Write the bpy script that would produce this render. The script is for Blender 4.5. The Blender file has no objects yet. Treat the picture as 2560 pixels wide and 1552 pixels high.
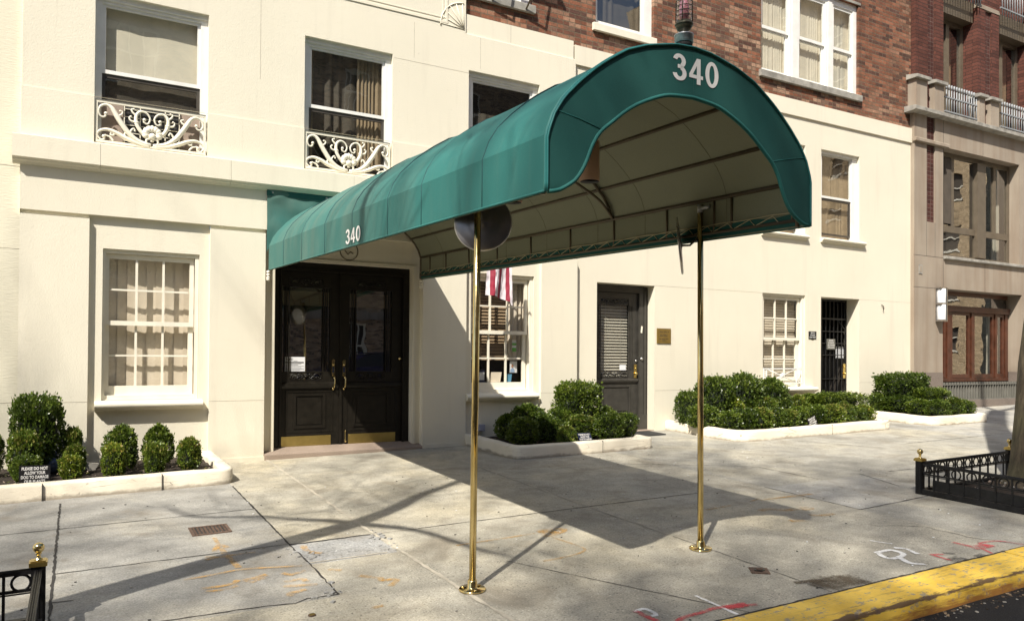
import bpy, bmesh, math, random
from math import radians as R, sin, cos, pi, sqrt
from mathutils import Vector, Matrix, noise

# ------------------------------------------------------------------ camera, sky, sun, exposure
sc = bpy.context.scene
COL = sc.collection
CAMZ = 1.25
cam_d = bpy.data.cameras.new("camera")
cam = bpy.data.objects.new("camera", cam_d)
COL.objects.link(cam)
yaw, pitch, roll = R(29.5286), R(0.58792), R(0.40167)
fw = Vector((sin(yaw) * cos(pitch), cos(yaw) * cos(pitch), sin(pitch)))
rt = Vector((cos(yaw), -sin(yaw), 0))
up = rt.cross(fw)
rt2 = cos(roll) * rt + sin(roll) * up
up2 = -sin(roll) * rt + cos(roll) * up
m = Matrix((rt2, up2, -fw)).transposed().to_4x4()
m.translation = Vector((0, -9.6, CAMZ))
cam.matrix_world = m
cam_d.sensor_width = 36.0
cam_d.lens = 36.0 * 1920.5 / 2560
cam_d.shift_y = (872.48 - 776) / 2560
cam_d.clip_start = 0.05
cam_d.clip_end = 500
sc.camera = cam

SUNV = Vector((1.497, 1.208, -2.241)).normalized()
world = bpy.data.worlds.new("World")
sc.world = world
world.use_nodes = True
wn = world.node_tree.nodes
sky = wn.new("ShaderNodeTexSky")
sky.sky_type = 'NISHITA'
sky.sun_disc = False
sky.sun_elevation = math.asin(-SUNV.z)
sky.sun_rotation = math.atan2(-SUNV.x, -SUNV.y)
sky.air_density = 1.0
sky.dust_density = 1.6
bg = wn["Background"]
world.node_tree.links.new(sky.outputs[0], bg.inputs[0])
bg.inputs[1].default_value = 0.09
sun_d = bpy.data.lights.new("sun", 'SUN')
sun_d.energy = 4.2
sun_d.angle = R(0.65)
sun_d.color = (1.0, 0.94, 0.84)
sun = bpy.data.objects.new("sun", sun_d)
COL.objects.link(sun)
sun.rotation_euler = SUNV.to_track_quat('-Z', 'Y').to_euler()
sun.location = (-6, -8, 14)
sc.view_settings.view_transform = 'Standard'
sc.view_settings.look = 'None'
sc.view_settings.exposure = 0.86
sc.view_settings.gamma = 1.0
sc.cycles.max_bounces = 8
sc.cycles.transparent_max_bounces = 12
sc.cycles.sample_clamp_indirect = 6.0
sc.cycles.caustics_reflective = False
sc.cycles.caustics_refractive = False

GX, GY, G0 = 0.016, 0.030, -0.0535


def gz(x, y):
    return G0 + GX * x + GY * y


# ------------------------------------------------------------------ materials
MATS = {}


class NT:
    def __init__(self, name):
        self.m = bpy.data.materials.new(name)
        self.m.use_nodes = True
        self.t = self.m.node_tree
        self.n = self.t.nodes
        self.b = self.n["Principled BSDF"]
        self.out = self.n["Material Output"]
        MATS[name] = self.m

    def new(self, typ, **kw):
        nd = self.n.new(typ)
        for k, v in kw.items():
            setattr(nd, k, v)
        return nd

    def link(self, a, b):
        self.t.links.new(a, b)

    def set(self, sock, v):
        if isinstance(v, (int, float)):
            self.b.inputs[sock].default_value = v
        elif isinstance(v, tuple):
            self.b.inputs[sock].default_value = (*v, 1) if len(v) == 3 else v
        else:
            self.link(v, self.b.inputs[sock])

    def pos(self, scale=(1, 1, 1)):
        g = self.new("ShaderNodeNewGeometry")
        mp = self.new("ShaderNodeMapping")
        mp.inputs['Scale'].default_value = scale
        self.link(g.outputs['Position'], mp.inputs['Vector'])
        return mp.outputs[0]

    def obj(self, scale=(1, 1, 1)):
        g = self.new("ShaderNodeTexCoord")
        mp = self.new("ShaderNodeMapping")
        mp.inputs['Scale'].default_value = scale
        self.link(g.outputs['Object'], mp.inputs['Vector'])
        return mp.outputs[0]

    def noise(self, vec, scale, detail=3, rough=0.55, out=0, dist=0.0):
        nd = self.new("ShaderNodeTexNoise")
        nd.inputs['Scale'].default_value = scale
        nd.inputs['Detail'].default_value = detail
        nd.inputs['Roughness'].default_value = rough
        nd.inputs['Distortion'].default_value = dist
        if vec is not None:
            self.link(vec, nd.inputs['Vector'])
        return nd.outputs[out]

    def vor(self, vec, scale, feature='F1', out='Distance'):
        nd = self.new("ShaderNodeTexVoronoi", feature=feature)
        nd.inputs['Scale'].default_value = scale
        if vec is not None:
            self.link(vec, nd.inputs['Vector'])
        return nd.outputs[out]

    def ramp(self, fac, stops, interp='LINEAR'):
        nd = self.new("ShaderNodeValToRGB")
        cr = nd.color_ramp
        cr.interpolation = interp
        while len(cr.elements) > 1:
            cr.elements.remove(cr.elements[-1])
        for i, (p, c) in enumerate(stops):
            e = cr.elements[0] if i == 0 else cr.elements.new(p)
            e.position = p
            if isinstance(c, (int, float)):
                c = (c, c, c)
            e.color = (*c, 1)
        self.link(fac, nd.inputs[0])
        return nd.outputs[0]

    def mix(self, fac, a, b, mode='MIX'):
        nd = self.new("ShaderNodeMix", data_type='RGBA', blend_type=mode)
        for s, v in ((nd.inputs[0], fac), (nd.inputs[6], a), (nd.inputs[7], b)):
            if isinstance(v, (int, float)):
                s.default_value = v
            elif isinstance(v, tuple):
                s.default_value = (*v, 1)
            else:
                self.link(v, s)
        return nd.outputs[2]

    def math(self, op, a, b=0.0):
        nd = self.new("ShaderNodeMath", operation=op)
        for s, v in ((nd.inputs[0], a), (nd.inputs[1], b)):
            if isinstance(v, (int, float)):
                s.default_value = v
            else:
                self.link(v, s)
        return nd.outputs[0]

    def bump(self, h, strength=0.3, dist=0.01, prev=None):
        nd = self.new("ShaderNodeBump")
        nd.inputs['Strength'].default_value = strength
        nd.inputs['Distance'].default_value = dist
        self.link(h, nd.inputs['Height'])
        if prev is not None:
            self.link(prev, nd.inputs['Normal'])
        self.link(nd.outputs[0], self.b.inputs['Normal'])
        return nd.outputs[0]


def simple(name, col, rough=0.5, metal=0.0, var=0.12, nscale=6.0, bump=0.0, bscale=80.0, spec=0.5):
    t = NT(name)
    p = t.pos()
    n = t.noise(p, nscale, 4)
    d = tuple(c * (1 - var) for c in col)
    l = tuple(min(1, c * (1 + var)) for c in col)
    t.set('Base Color', t.ramp(n, [(0.3, d), (0.7, l)]))
    t.set('Roughness', t.ramp(n, [(0.3, max(0.02, rough - 0.06)), (0.7, min(1, rough + 0.06))]))
    t.set('Metallic', metal)
    t.b.inputs['Specular IOR Level'].default_value = spec
    if bump:
        t.bump(t.noise(p, bscale, 3), bump, 0.004)
    return t.m


def stucco(name, col, grime=0.5, scratch=False):
    t = NT(name)
    p = t.pos()
    big = t.noise(p, 0.9, 4)
    streak = t.noise(t.pos((5, 5, 0.5)), 1.2, 4)
    c = t.ramp(big, [(0.3, tuple(x * 0.94 for x in col)), (0.7, col)])
    dirt = t.ramp(streak, [(0.55, 0.0), (0.85, grime * 0.35)])
    c = t.mix(dirt, c, (0.50, 0.46, 0.37))
    pit = t.ramp(t.noise(p, 14, 2), [(0.74, 0.0), (0.80, 0.25 * grime)])
    c = t.mix(pit, c, (0.38, 0.35, 0.28))
    run = t.ramp(t.noise(t.pos((16, 16, 0.6)), 1.0, 4, 0.6), [(0.60, 0.0), (0.80, 0.30 * grime)])
    c = t.mix(t.math('MULTIPLY', run, t.ramp(t.noise(p, 0.7, 2), [(0.4, 0.0), (0.65, 1.0)])), c, (0.44, 0.40, 0.31))
    # dirt splashed on the bottom of the wall from the pavement
    sp = t.new("ShaderNodeSeparateXYZ")
    t.link(p, sp.inputs[0])
    low = t.math('ADD', sp.outputs[2], t.math('MULTIPLY', t.noise(p, 2.2, 4), 0.45))
    c = t.mix(t.ramp(low, [(0.22, 0.30 * grime), (0.55, 0.0)]), c, (0.42, 0.36, 0.28))
    t.set('Base Color', c)
    t.set('Roughness', 0.82)
    t.b.inputs['Specular IOR Level'].default_value = 0.25
    if scratch:
        mp = t.new("ShaderNodeMapping")
        mp.inputs['Rotation'].default_value = (0, R(-52), 0)
        mp.inputs['Scale'].default_value = (4, 4, 26)
        t.link(p, mp.inputs['Vector'])
        t.bump(t.noise(mp.outputs[0], 3.2, 3), 0.32, 0.010)
    else:
        h = t.math('ADD', t.math('MULTIPLY', t.noise(p, 60, 4, 0.65), 0.8), t.math('MULTIPLY', t.noise(p, 16, 3), 0.22))
        t.bump(h, 0.36, 0.010)
    return t.m


def brick(name, c1, c2, mortar, pale=None, dark=None, row=0.0677, width=0.205, ms=0.007, zshift=0.0, vert=False, off=0.5):
    t = NT(name)
    g = t.new("ShaderNodeNewGeometry")
    sp = t.new("ShaderNodeSeparateXYZ")
    t.link(g.outputs['Position'], sp.inputs[0])
    cb = t.new("ShaderNodeCombineXYZ")
    h = t.math('ADD', sp.outputs[0], sp.outputs[1])
    z = t.math('ADD', sp.outputs[2], zshift)
    t.link(h, cb.inputs[0])
    t.link(z, cb.inputs[1])
    wob = t.new("ShaderNodeVectorMath", operation='SCALE')
    wn_ = t.noise(g.outputs['Position'], 22, 2, out=1)
    t.link(wn_, wob.inputs[0])
    wob.inputs['Scale'].default_value = 0.010
    add = t.new("ShaderNodeVectorMath", operation='ADD')
    t.link(cb.outputs[0], add.inputs[0])
    t.link(wob.outputs[0], add.inputs[1])
    b = t.new("ShaderNodeTexBrick")
    b.offset = off
    b.inputs['Scale'].default_value = 1
    b.inputs['Brick Width'].default_value = width
    b.inputs['Row Height'].default_value = row
    b.inputs['Mortar Size'].default_value = ms
    b.inputs['Mortar Smooth'].default_value = 0.25
    b.inputs['Bias'].default_value = -0.05
    b.inputs['Color1'].default_value = (*c1, 1)
    b.inputs['Color2'].default_value = (*c2, 1)
    b.inputs['Mortar'].default_value = (*mortar, 1)
    t.link(add.outputs[0], b.inputs['Vector'])
    c = b.outputs['Color']
    # brick to brick variation: one random value per brick
    sx = t.new("ShaderNodeSeparateXYZ")
    t.link(add.outputs[0], sx.inputs[0])
    rowi = t.math('FLOOR', t.math('DIVIDE', sx.outputs[1], row))
    par = t.math('MULTIPLY', t.math('MODULO', t.math('ABSOLUTE', rowi), 2.0), off)
    coli = t.math('FLOOR', t.math('ADD', t.math('DIVIDE', sx.outputs[0], width), par))
    ci = t.new("ShaderNodeCombineXYZ")
    t.link(coli, ci.inputs[0])
    t.link(rowi, ci.inputs[1])
    wno = t.new("ShaderNodeTexWhiteNoise", noise_dimensions='2D')
    t.link(ci.outputs[0], wno.inputs['Vector'])
    cs = t.new("ShaderNodeSeparateColor")
    t.link(wno.outputs['Color'], cs.inputs[0])
    notm = t.math('SUBTRACT', 1.0, b.outputs['Fac'])
    if pale:
        zone = t.ramp(t.noise(g.outputs['Position'], 0.55, 3), [(0.42, 0.0), (0.62, 1.0)])
        f = t.math('MULTIPLY', t.math('MULTIPLY', t.ramp(cs.outputs[0], [(0.45, 0.0), (0.6, 0.75)]), zone), notm)
        c = t.mix(f, c, pale)
    if dark:
        f = t.math('MULTIPLY', t.ramp(cs.outputs[1], [(0.68, 0.0), (0.78, 0.8)]), notm)
        c = t.mix(f, c, dark)
    c = t.mix(1.0, c, t.ramp(cs.outputs[2], [(0.0, 0.72), (1.0, 1.25)]), 'MULTIPLY')
    soot = t.ramp(t.noise(g.outputs['Position'], 1.1, 5), [(0.5, 0.0), (0.75, 0.55)])
    c = t.mix(soot, c, tuple(x * 0.35 for x in c1))
    fine = t.ramp(t.noise(g.outputs['Position'], 45, 3), [(0.3, 0.78), (0.7, 1.18)])
    c = t.mix(1.0, c, fine, 'MULTIPLY')
    t.set('Base Color', c)
    t.set('Roughness', 0.85)
    t.b.inputs['Specular IOR Level'].default_value = 0.25
    h = t.math('ADD', t.math('MULTIPLY', notm, 1.0), t.math('MULTIPLY', t.noise(g.outputs['Position'], 60, 3), 0.35))
    t.bump(h, 0.9, 0.008)
    return t.m


def concrete(name, col, agg=0.5, tone=(1.0, 0.95, 0.84), coarse=False):
    t = NT(name)
    p = t.pos()
    big = t.noise(p, 0.75, 5, 0.6)
    mid = t.noise(p, 4.0, 5, 0.65)
    c = t.ramp(big, [(0.30, tuple(x * 0.62 for x in col)), (0.48, col), (0.70, tuple(x * y * 1.22 for x, y in zip(col, tone)))])
    c = t.mix(t.ramp(mid, [(0.36, 0.5), (0.60, 0.0)]), c, tuple(x * 0.55 for x in col))
    fine = t.noise(p, 55 if coarse else 90, 3, 0.7)
    c = t.mix(1.0, c, t.ramp(fine, [(0.28, 0.60), (0.5, 1.0), (0.75, 1.32)]), 'MULTIPLY')
    # pebbles of the aggregate
    cell = t.new("ShaderNodeTexVoronoi")
    cell.inputs['Scale'].default_value = 42 if coarse else 58
    t.link(p, cell.inputs['Vector'])
    cs = t.new("ShaderNodeSeparateColor")
    t.link(cell.outputs['Color'], cs.inputs[0])
    peb = t.math('MULTIPLY', t.ramp(cs.outputs[0], [(0.80, 0.0), (0.82, 1.0)]), t.ramp(cell.outputs['Distance'], [(0.25, 1.0), (0.42, 0.0)]))
    zone = t.ramp(t.noise(p, 1.3, 3), [(0.38, 0.15), (0.62, 1.0)])
    f = t.math('MULTIPLY', t.math('MULTIPLY', peb, zone), agg)
    c = t.mix(f, c, tuple(x * 0.28 for x in (0.26, 0.25, 0.24)))
    pl = t.math('MULTIPLY', t.ramp(cs.outputs[1], [(0.88, 0.0), (0.9, 1.0)]), t.ramp(cell.outputs['Distance'], [(0.2, 1.0), (0.35, 0.0)]))
    c = t.mix(t.math('MULTIPLY', pl, agg * 0.7), c, tuple(min(1, x * 1.8) for x in col))
    # gum spots and old stains
    gum = t.vor(p, 3.1)
    c = t.mix(t.ramp(gum, [(0.035, 0.55), (0.06, 0.0)]), c, (0.09, 0.085, 0.08))
    st = t.ramp(t.noise(p, 1.9, 4, 0.6, dist=0.6), [(0.54, 0.0), (0.72, 0.5)])
    c = t.mix(st, c, (0.165, 0.135, 0.095))
    drag = t.ramp(t.noise(t.pos((0.5, 3.5, 1)), 2.2, 5, 0.65), [(0.52, 0.0), (0.75, 0.28)])
    c = t.mix(drag, c, tuple(x * 0.5 for x in col))
    t.set('Base Color', c)
    t.set('Roughness', 0.86)
    t.b.inputs['Specular IOR Level'].default_value = 0.3
    h = t.math('ADD', fine, t.math('MULTIPLY', peb, 0.4))
    t.bump(h, 0.45, 0.006)
    return t.m


def glass(name, ior=1.75, tint=(0.93, 0.95, 0.92), wave=0.05, scale=1.6):
    t = NT(name)
    p = t.pos()
    lw = t.new("ShaderNodeLayerWeight")
    lw.inputs['Blend'].default_value = 0.5
    r0 = ((ior - 1) / (ior + 1)) ** 2
    fres = t.math('ADD', r0, t.math('MULTIPLY', t.math('POWER', lw.outputs['Facing'], 4.0), 1 - r0))
    bp = t.new("ShaderNodeBump")
    bp.inputs['Strength'].default_value = wave
    bp.inputs['Distance'].default_value = 0.05
    t.link(t.noise(p, scale, 2), bp.inputs['Height'])
    gl = t.new("ShaderNodeBsdfGlossy")
    gl.inputs['Roughness'].default_value = 0.012
    gl.inputs['Color'].default_value = (0.95, 0.95, 0.95, 1)
    t.link(bp.outputs[0], gl.inputs['Normal'])
    tr = t.new("ShaderNodeBsdfTransparent")
    tr.inputs['Color'].default_value = (*tint, 1)
    mx = t.new("ShaderNodeMixShader")
    t.link(fres, mx.inputs[0])
    t.link(tr.outputs[0], mx.inputs[1])
    t.link(gl.outputs[0], mx.inputs[2])
    t.link(mx.outputs[0], t.out.inputs[0])
    return t.m


def fabric(name, col, fade, rough=0.55, worn=False):
    t = NT(name)
    p = t.pos()
    s = t.noise(t.pos((0.9, 2.2, 0.6)), 1.3, 4)
    st = t.noise(t.pos((6, 9, 0.7)), 1.4, 3)
    fac = t.ramp(s, [(0.42, 0.0), (0.80, 1.0)])
    if worn:                       # the cloth is bleached towards its old end at the house wall
        sp = t.new("ShaderNodeSeparateXYZ")
        t.link(p, sp.inputs[0])
        old = t.ramp(t.math('ADD', t.math('MULTIPLY', sp.outputs[1], 0.16), 0.95), [(0.12, 0.06), (0.62, 0.75)])
        fac = t.math('MULTIPLY', t.math('ADD', fac, 0.30), old)
    c = t.mix(fac, col, fade)
    c = t.mix(t.ramp(st, [(0.52, 0.0), (0.8, 0.10)]), c, fade)
    weave = t.noise(p, 260, 2)
    c = t.mix(1.0, c, t.ramp(weave, [(0.3, 0.9), (0.7, 1.08)]), 'MULTIPLY')
    t.set('Base Color', c)
    t.set('Roughness', rough)
    t.b.inputs['Specular IOR Level'].default_value = 0.22
    h = t.math('ADD', t.math('MULTIPLY', weave, 0.05), t.math('MULTIPLY', t.noise(p, 2.6, 3), 1.0))
    t.bump(h, 0.25, 0.02)
    return t.m


def leafmat(name, cols):
    t = NT(name)
    g = t.new("ShaderNodeNewGeometry")
    info = t.new("ShaderNodeObjectInfo")
    wn_ = t.new("ShaderNodeTexWhiteNoise", noise_dimensions='3D')
    q = t.new("ShaderNodeVectorMath", operation='SNAP')
    t.link(g.outputs['Position'], q.inputs[0])
    q.inputs[1].default_value = (0.035, 0.035, 0.035)
    t.link(q.outputs[0], wn_.inputs['Vector'])
    big = t.noise(g.outputs['Position'], 7, 2)
    f = t.math('ADD', t.math('MULTIPLY', wn_.outputs[0], 0.55), t.math('MULTIPLY', big, 0.55))
    c = t.mix(1.0, t.ramp(f, cols), t.ramp(info.outputs['Random'], [(0.0, (0.75, 0.78, 0.8)), (0.5, (1.0, 1.0, 1.0)), (1.0, (1.35, 1.25, 0.9))]), 'MULTIPLY')
    t.set('Base Color', c)
    t.set('Roughness', 0.36)
    t.b.inputs['Specular IOR Level'].default_value = 0.5
    tr = t.new("ShaderNodeBsdfTranslucent")
    tr.inputs['Color'].default_value = (0.10, 0.17, 0.015, 1)
    mx = t.new("ShaderNodeMixShader")
    mx.inputs[0].default_value = 0.22
    t.link(t.b.outputs[0], mx.inputs[1])
    t.link(tr.outputs[0], mx.inputs[2])
    t.link(mx.outputs[0], t.out.inputs[0])
    return t.m


CREAM = (0.785, 0.735, 0.598)
stucco('stucco', CREAM, 0.75)
stucco('stucco_old', (0.78, 0.735, 0.58), 0.6, True)
simple('paint_cream', (0.80, 0.755, 0.63), 0.5, var=0.06, bump=0.15, bscale=25)
simple('paint_white', (0.80, 0.79, 0.75), 0.4, var=0.07, bump=0.1, bscale=30)
simple('bronze_frame', (0.13, 0.105, 0.075), 0.4, var=0.15)
simple('dark_sash', (0.06, 0.052, 0.042), 0.4)
simple('door_dark', (0.013, 0.011, 0.008), 0.38, var=0.25, nscale=12, bump=0.1, bscale=40, spec=0.3)
simple('door_grey', (0.045, 0.042, 0.036), 0.42, var=0.2, nscale=10, bump=0.1, bscale=40)
simple('iron_black', (0.011, 0.011, 0.012), 0.45, var=0.5, nscale=20, bump=0.3, bscale=60, spec=0.35)
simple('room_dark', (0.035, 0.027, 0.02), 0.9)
simple('tube_bronze', (0.115, 0.092, 0.058), 0.42, metal=0.2)
simple('rope', (0.55, 0.49, 0.32), 0.8)
simple('granite', (0.30, 0.235, 0.185), 0.75, var=0.25, nscale=90, bump=0.4, bscale=110)
simple('granite_base', (0.19, 0.155, 0.13), 0.55, var=0.5, nscale=160, bump=0.1)
simple('dark_tile', (0.085, 0.035, 0.028), 0.35, var=0.3, nscale=30)
simple('mahogany', (0.080, 0.028, 0.015), 0.35, var=0.35, nscale=9)
simple('mirror_back', (0.20, 0.19, 0.20), 0.34, var=0.15, metal=0.5)
simple('steel', (0.55, 0.54, 0.52), 0.3, metal=1.0)
simple('grey_paint', (0.27, 0.285, 0.295), 0.45)
simple('shade_tan', (0.58, 0.38, 0.27), 0.7, var=0.05)
simple('black_matt', (0.012, 0.012, 0.012), 0.7)
simple('sign_black', (0.012, 0.012, 0.014), 0.35)
simple('sign_blue', (0.015, 0.022, 0.06), 0.3)
simple('white_letter', (0.80, 0.79, 0.76), 0.5, var=0.03)
simple('paper', (0.75, 0.76, 0.78), 0.6, var=0.04)
simple('ink', (0.04, 0.04, 0.045), 0.6)
simple('blue_paper', (0.10, 0.30, 0.48), 0.5)
simple('green_paper', (0.13, 0.42, 0.08), 0.5)
simple('skin_print', (0.35, 0.19, 0.12), 0.6)
simple('shirt_print', (0.30, 0.42, 0.62), 0.6)
simple('flag_red', (0.24, 0.008, 0.03), 0.7)
simple('flag_white', (0.58, 0.53, 0.56), 0.7)
simple('flag_blue', (0.03, 0.04, 0.16), 0.7)
simple('stone_cap', (0.30, 0.285, 0.25), 0.8, var=0.3, nscale=7, bump=0.3)
simple('curtain_beige', (0.80, 0.72, 0.60), 0.85, var=0.06)
simple('curtain_tan', (0.30, 0.22, 0.14), 0.85, var=0.1)
simple('curtain_pale', (0.66, 0.60, 0.51), 0.85, var=0.06)
simple('curtain_dark', (0.08, 0.065, 0.05), 0.85, var=0.2)
simple('blind_white', (0.58, 0.53, 0.44), 0.55, var=0.05)
simple('bar_grey', (0.16, 0.155, 0.135), 0.45)
simple('filler_brown', (0.33, 0.26, 0.21), 0.7)
simple('ac_dark', (0.03, 0.03, 0.03), 0.5)
simple('grey_metal', (0.20, 0.20, 0.18), 0.45, metal=0.5)
simple('lamp_bowl', (0.085, 0.078, 0.05), 0.35, metal=0.3)
simple('galvanised', (0.50, 0.51, 0.52), 0.4, metal=0.6, var=0.3, nscale=30)
simple('red_lens', (0.75, 0.33, 0.36), 0.25)
simple('rust_iron', (0.12, 0.075, 0.052), 0.8, var=0.5, nscale=60, bump=0.4)
simple('grey_box', (0.33, 0.33, 0.40), 0.5)
simple('rubber', (0.02, 0.02, 0.02), 0.8)
simple('clear_bag', (0.10, 0.12, 0.17), 0.25, var=0.8, nscale=25)
simple('joint_dark', (0.035, 0.032, 0.028), 0.95, var=0.5, nscale=15)
simple('joint_light', (0.44, 0.40, 0.32), 0.9, var=0.2, nscale=9)
simple('car_paint', (0.01, 0.015, 0.10), 0.2)
glass('window_glass', 2.1)
glass('old_glass', 1.8, tint=(0.96, 0.95, 0.92), wave=0.10, scale=4.0)
glass('door_glass', 3.0, wave=0.03)
glass('shop_glass', 3.4, wave=0.04)
glass('lens_glass', 2.2, tint=(0.95, 0.90, 0.91))
fabric('canopy_green', (0.023, 0.140, 0.128), (0.130, 0.185, 0.150), 0.75, True)
fabric('canopy_shaded', (0.022, 0.105, 0.094), (0.030, 0.108, 0.094), 0.75)  # same cloth in a darker colour, standing in for shade on the front
fabric('canopy_piping', (0.035, 0.19, 0.18), (0.06, 0.24, 0.23), 0.4)
fabric('canopy_lining', (0.25, 0.262, 0.188), (0.27, 0.28, 0.20), 0.7)
simple('seam', (0.008, 0.05, 0.055), 0.7)
brick('brick_main', (0.262, 0.108, 0.062), (0.185, 0.076, 0.046), (0.16, 0.125, 0.085), pale=(0.42, 0.28, 0.19), dark=(0.075, 0.042, 0.035), row=0.069, width=0.215)
brick('brick_next', (0.130, 0.048, 0.034), (0.108, 0.041, 0.030), (0.045, 0.030, 0.024), width=0.30, row=0.075, ms=0.006)
brick('tile_next', (0.085, 0.030, 0.024), (0.065, 0.025, 0.02), (0.17, 0.12, 0.10), width=0.1, row=0.085, ms=0.005, off=0.0)
brick('brick_far', (0.55, 0.38, 0.24), (0.42, 0.27, 0.16), (0.40, 0.33, 0.25), dark=(0.09, 0.05, 0.04))
brick('brick_tan', (0.62, 0.47, 0.29), (0.52, 0.38, 0.22), (0.50, 0.42, 0.30))
concrete('concrete_left', (0.335, 0.325, 0.295), 0.25)
concrete('concrete_main', (0.435, 0.408, 0.335), 0.75)
concrete('concrete_right', (0.375, 0.36, 0.31), 0.55)
concrete('concrete_new', (0.395, 0.385, 0.35), 0.15)
concrete('concrete_patch', (0.345, 0.345, 0.335), 1.0, coarse=True)


def mk_special():
    # neighbour's limestone cladding, stained in long vertical runs
    t = NT('limestone')
    p = t.pos()
    s = t.noise(t.pos((5, 5, 0.45)), 1.0, 5)
    b = t.noise(p, 1.0, 4)
    c = t.ramp(b, [(0.3, (0.285, 0.237, 0.185)), (0.7, (0.375, 0.318, 0.25))])
    c = t.mix(t.ramp(s, [(0.42, 0.0), (0.75, 0.6)]), c, (0.22, 0.15, 0.10))
    t.set('Base Color', c)
    t.set('Roughness', 0.8)
    t.bump(t.noise(p, 90, 3), 0.15, 0.004)
    # brass
    t = NT('brass')
    p = t.pos()
    t.set('Base Color', t.ramp(t.noise(p, 9, 4), [(0.3, (0.60, 0.46, 0.19)), (0.7, (0.74, 0.59, 0.29))]))
    t.set('Metallic', 1.0)
    t.set('Roughness', t.ramp(t.noise(p, 30, 4), [(0.3, 0.10), (0.75, 0.24)]))
    # duller brass of plates
    t = NT('brass_plate')
    p = t.pos()
    t.set('Base Color', t.ramp(t.noise(p, 9, 4), [(0.3, (0.52, 0.39, 0.13)), (0.7, (0.64, 0.49, 0.18))]))
    t.set('Metallic', 1.0)
    t.set('Roughness', 0.34)
    t.bump(t.noise(p, 6, 3), 0.15, 0.02)
    # asphalt
    t = NT('asphalt')
    p = t.pos()
    n = t.noise(p, 110, 3, 0.7)
    c = t.ramp(n, [(0.3, (0.010, 0.010, 0.010)), (0.62, (0.021, 0.020, 0.020)), (0.8, (0.065, 0.065, 0.065))])
    c = t.mix(t.ramp(t.noise(p, 1.2, 4), [(0.5, 0.0), (0.75, 0.5)]), c, (0.032, 0.022, 0.015))
    t.set('Base Color', c)
    t.set('Roughness', 0.8)
    t.b.inputs['Specular IOR Level'].default_value = 0.2
    t.bump(n, 0.5, 0.006)
    # yellow painted kerb, chipped and rusty at its steel edge
    t = NT('kerb_yellow')
    p = t.pos()
    sp = t.new("ShaderNodeSeparateXYZ")
    t.link(p, sp.inputs[0])
    n = t.noise(t.pos((2.2, 5, 5)), 4.5, 6, 0.7)
    n2 = t.noise(p, 34, 6, 0.75)
    f = t.math('ADD', t.math('MULTIPLY', n, 0.6), t.math('MULTIPLY', n2, 0.4))
    yel = t.ramp(t.noise(p, 5, 4), [(0.3, (0.68, 0.43, 0.045)), (0.7, (0.82, 0.56, 0.09))])
    chip = t.ramp(f, [(0.535, 0.0), (0.585, 0.9)])
    scuff = t.ramp(t.noise(t.pos((0.8, 7, 9)), 5.0, 6, 0.75), [(0.54, 0.0), (0.66, 0.6)])
    c = t.mix(chip, yel, (0.30, 0.26, 0.20))
    c = t.mix(scuff, c, (0.21, 0.145, 0.07))
    # rust on the steel nosing and along the foot of the kerb
    zr = t.math('SUBTRACT', sp.outputs[2], t.math('ADD', t.math('MULTIPLY', sp.outputs[0], GX), G0 - 6.745 * GY))
    nz = t.noise(t.pos((1.1, 6, 9)), 3.0, 6, 0.72)
    nose = t.math('SUBTRACT', 0.024, t.math('ABSOLUTE', t.math('ADD', zr, 0.026)))
    rz = t.math('ADD', t.math('MULTIPLY', nose, 14.0), t.math('SUBTRACT', nz, 0.50))
    c = t.mix(t.ramp(rz, [(0.10, 0.0), (0.20, 0.92)]), c, (0.075, 0.042, 0.03))
    foot = t.math('ADD', t.math('MULTIPLY', t.math('SUBTRACT', -0.075, zr), 5.0), t.math('SUBTRACT', nz, 0.42))
    c = t.mix(t.ramp(foot, [(0.02, 0.0), (0.22, 0.85)]), c, (0.24, 0.085, 0.025))
    rs = t.ramp(t.noise(p, 3.0, 5, 0.65), [(0.66, 0.0), (0.76, 0.7)])
    c = t.mix(rs, c, (0.30, 0.09, 0.02))
    t.set('Base Color', c)
    t.set('Roughness', 0.6)
    t.bump(t.math('ADD', f, t.math('MULTIPLY', chip, -0.3)), 0.5, 0.008)
    # soil
    t = NT('soil')
    p = t.pos()
    n = t.noise(p, 40, 5, 0.7)
    c = t.ramp(n, [(0.3, (0.014, 0.010, 0.007)), (0.6, (0.05, 0.034, 0.022)), (0.8, (0.11, 0.075, 0.04))])
    t.set('Base Color', c)
    t.set('Roughness', 0.95)
    t.bump(n, 1.0, 0.03)
    # bark
    t = NT('bark')
    p = t.pos((9, 9, 2.2))
    n = t.noise(p, 1.7, 6, 0.7)
    q = t.pos()
    c = t.ramp(n, [(0.32, (0.028, 0.021, 0.014)), (0.5, (0.075, 0.058, 0.036)), (0.72, (0.15, 0.12, 0.075))])
    c = t.mix(t.ramp(t.noise(q, 3, 3), [(0.45, 0.0), (0.7, 0.5)]), c, (0.10, 0.10, 0.045))
    t.set('Base Color', c)
    t.set('Roughness', 0.9)
    t.bump(n, 1.0, 0.035)
    # utility spray marks: paint broken up by the rough paving
    for nm, col, thr in (('spray_orange', (0.60, 0.34, 0.08), 0.50), ('spray_white', (0.80, 0.80, 0.78), 0.40), ('spray_red', (0.60, 0.07, 0.08), 0.44),
                         ('stain_brown', (0.10, 0.075, 0.045), 0.44), ('stain_black', (0.03, 0.028, 0.026), 0.50)):
        t = NT(nm)
        p = t.pos()
        n = t.math('ADD', t.math('MULTIPLY', t.noise(p, 9, 4, 0.6), 0.6), t.math('MULTIPLY', t.noise(p, 75, 3, 0.7), 0.4))
        ac = t.new("ShaderNodeVertexColor", layer_name='edge')
        sepc = t.new("ShaderNodeSeparateColor")
        t.link(ac.outputs[0], sepc.inputs[0])
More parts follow.
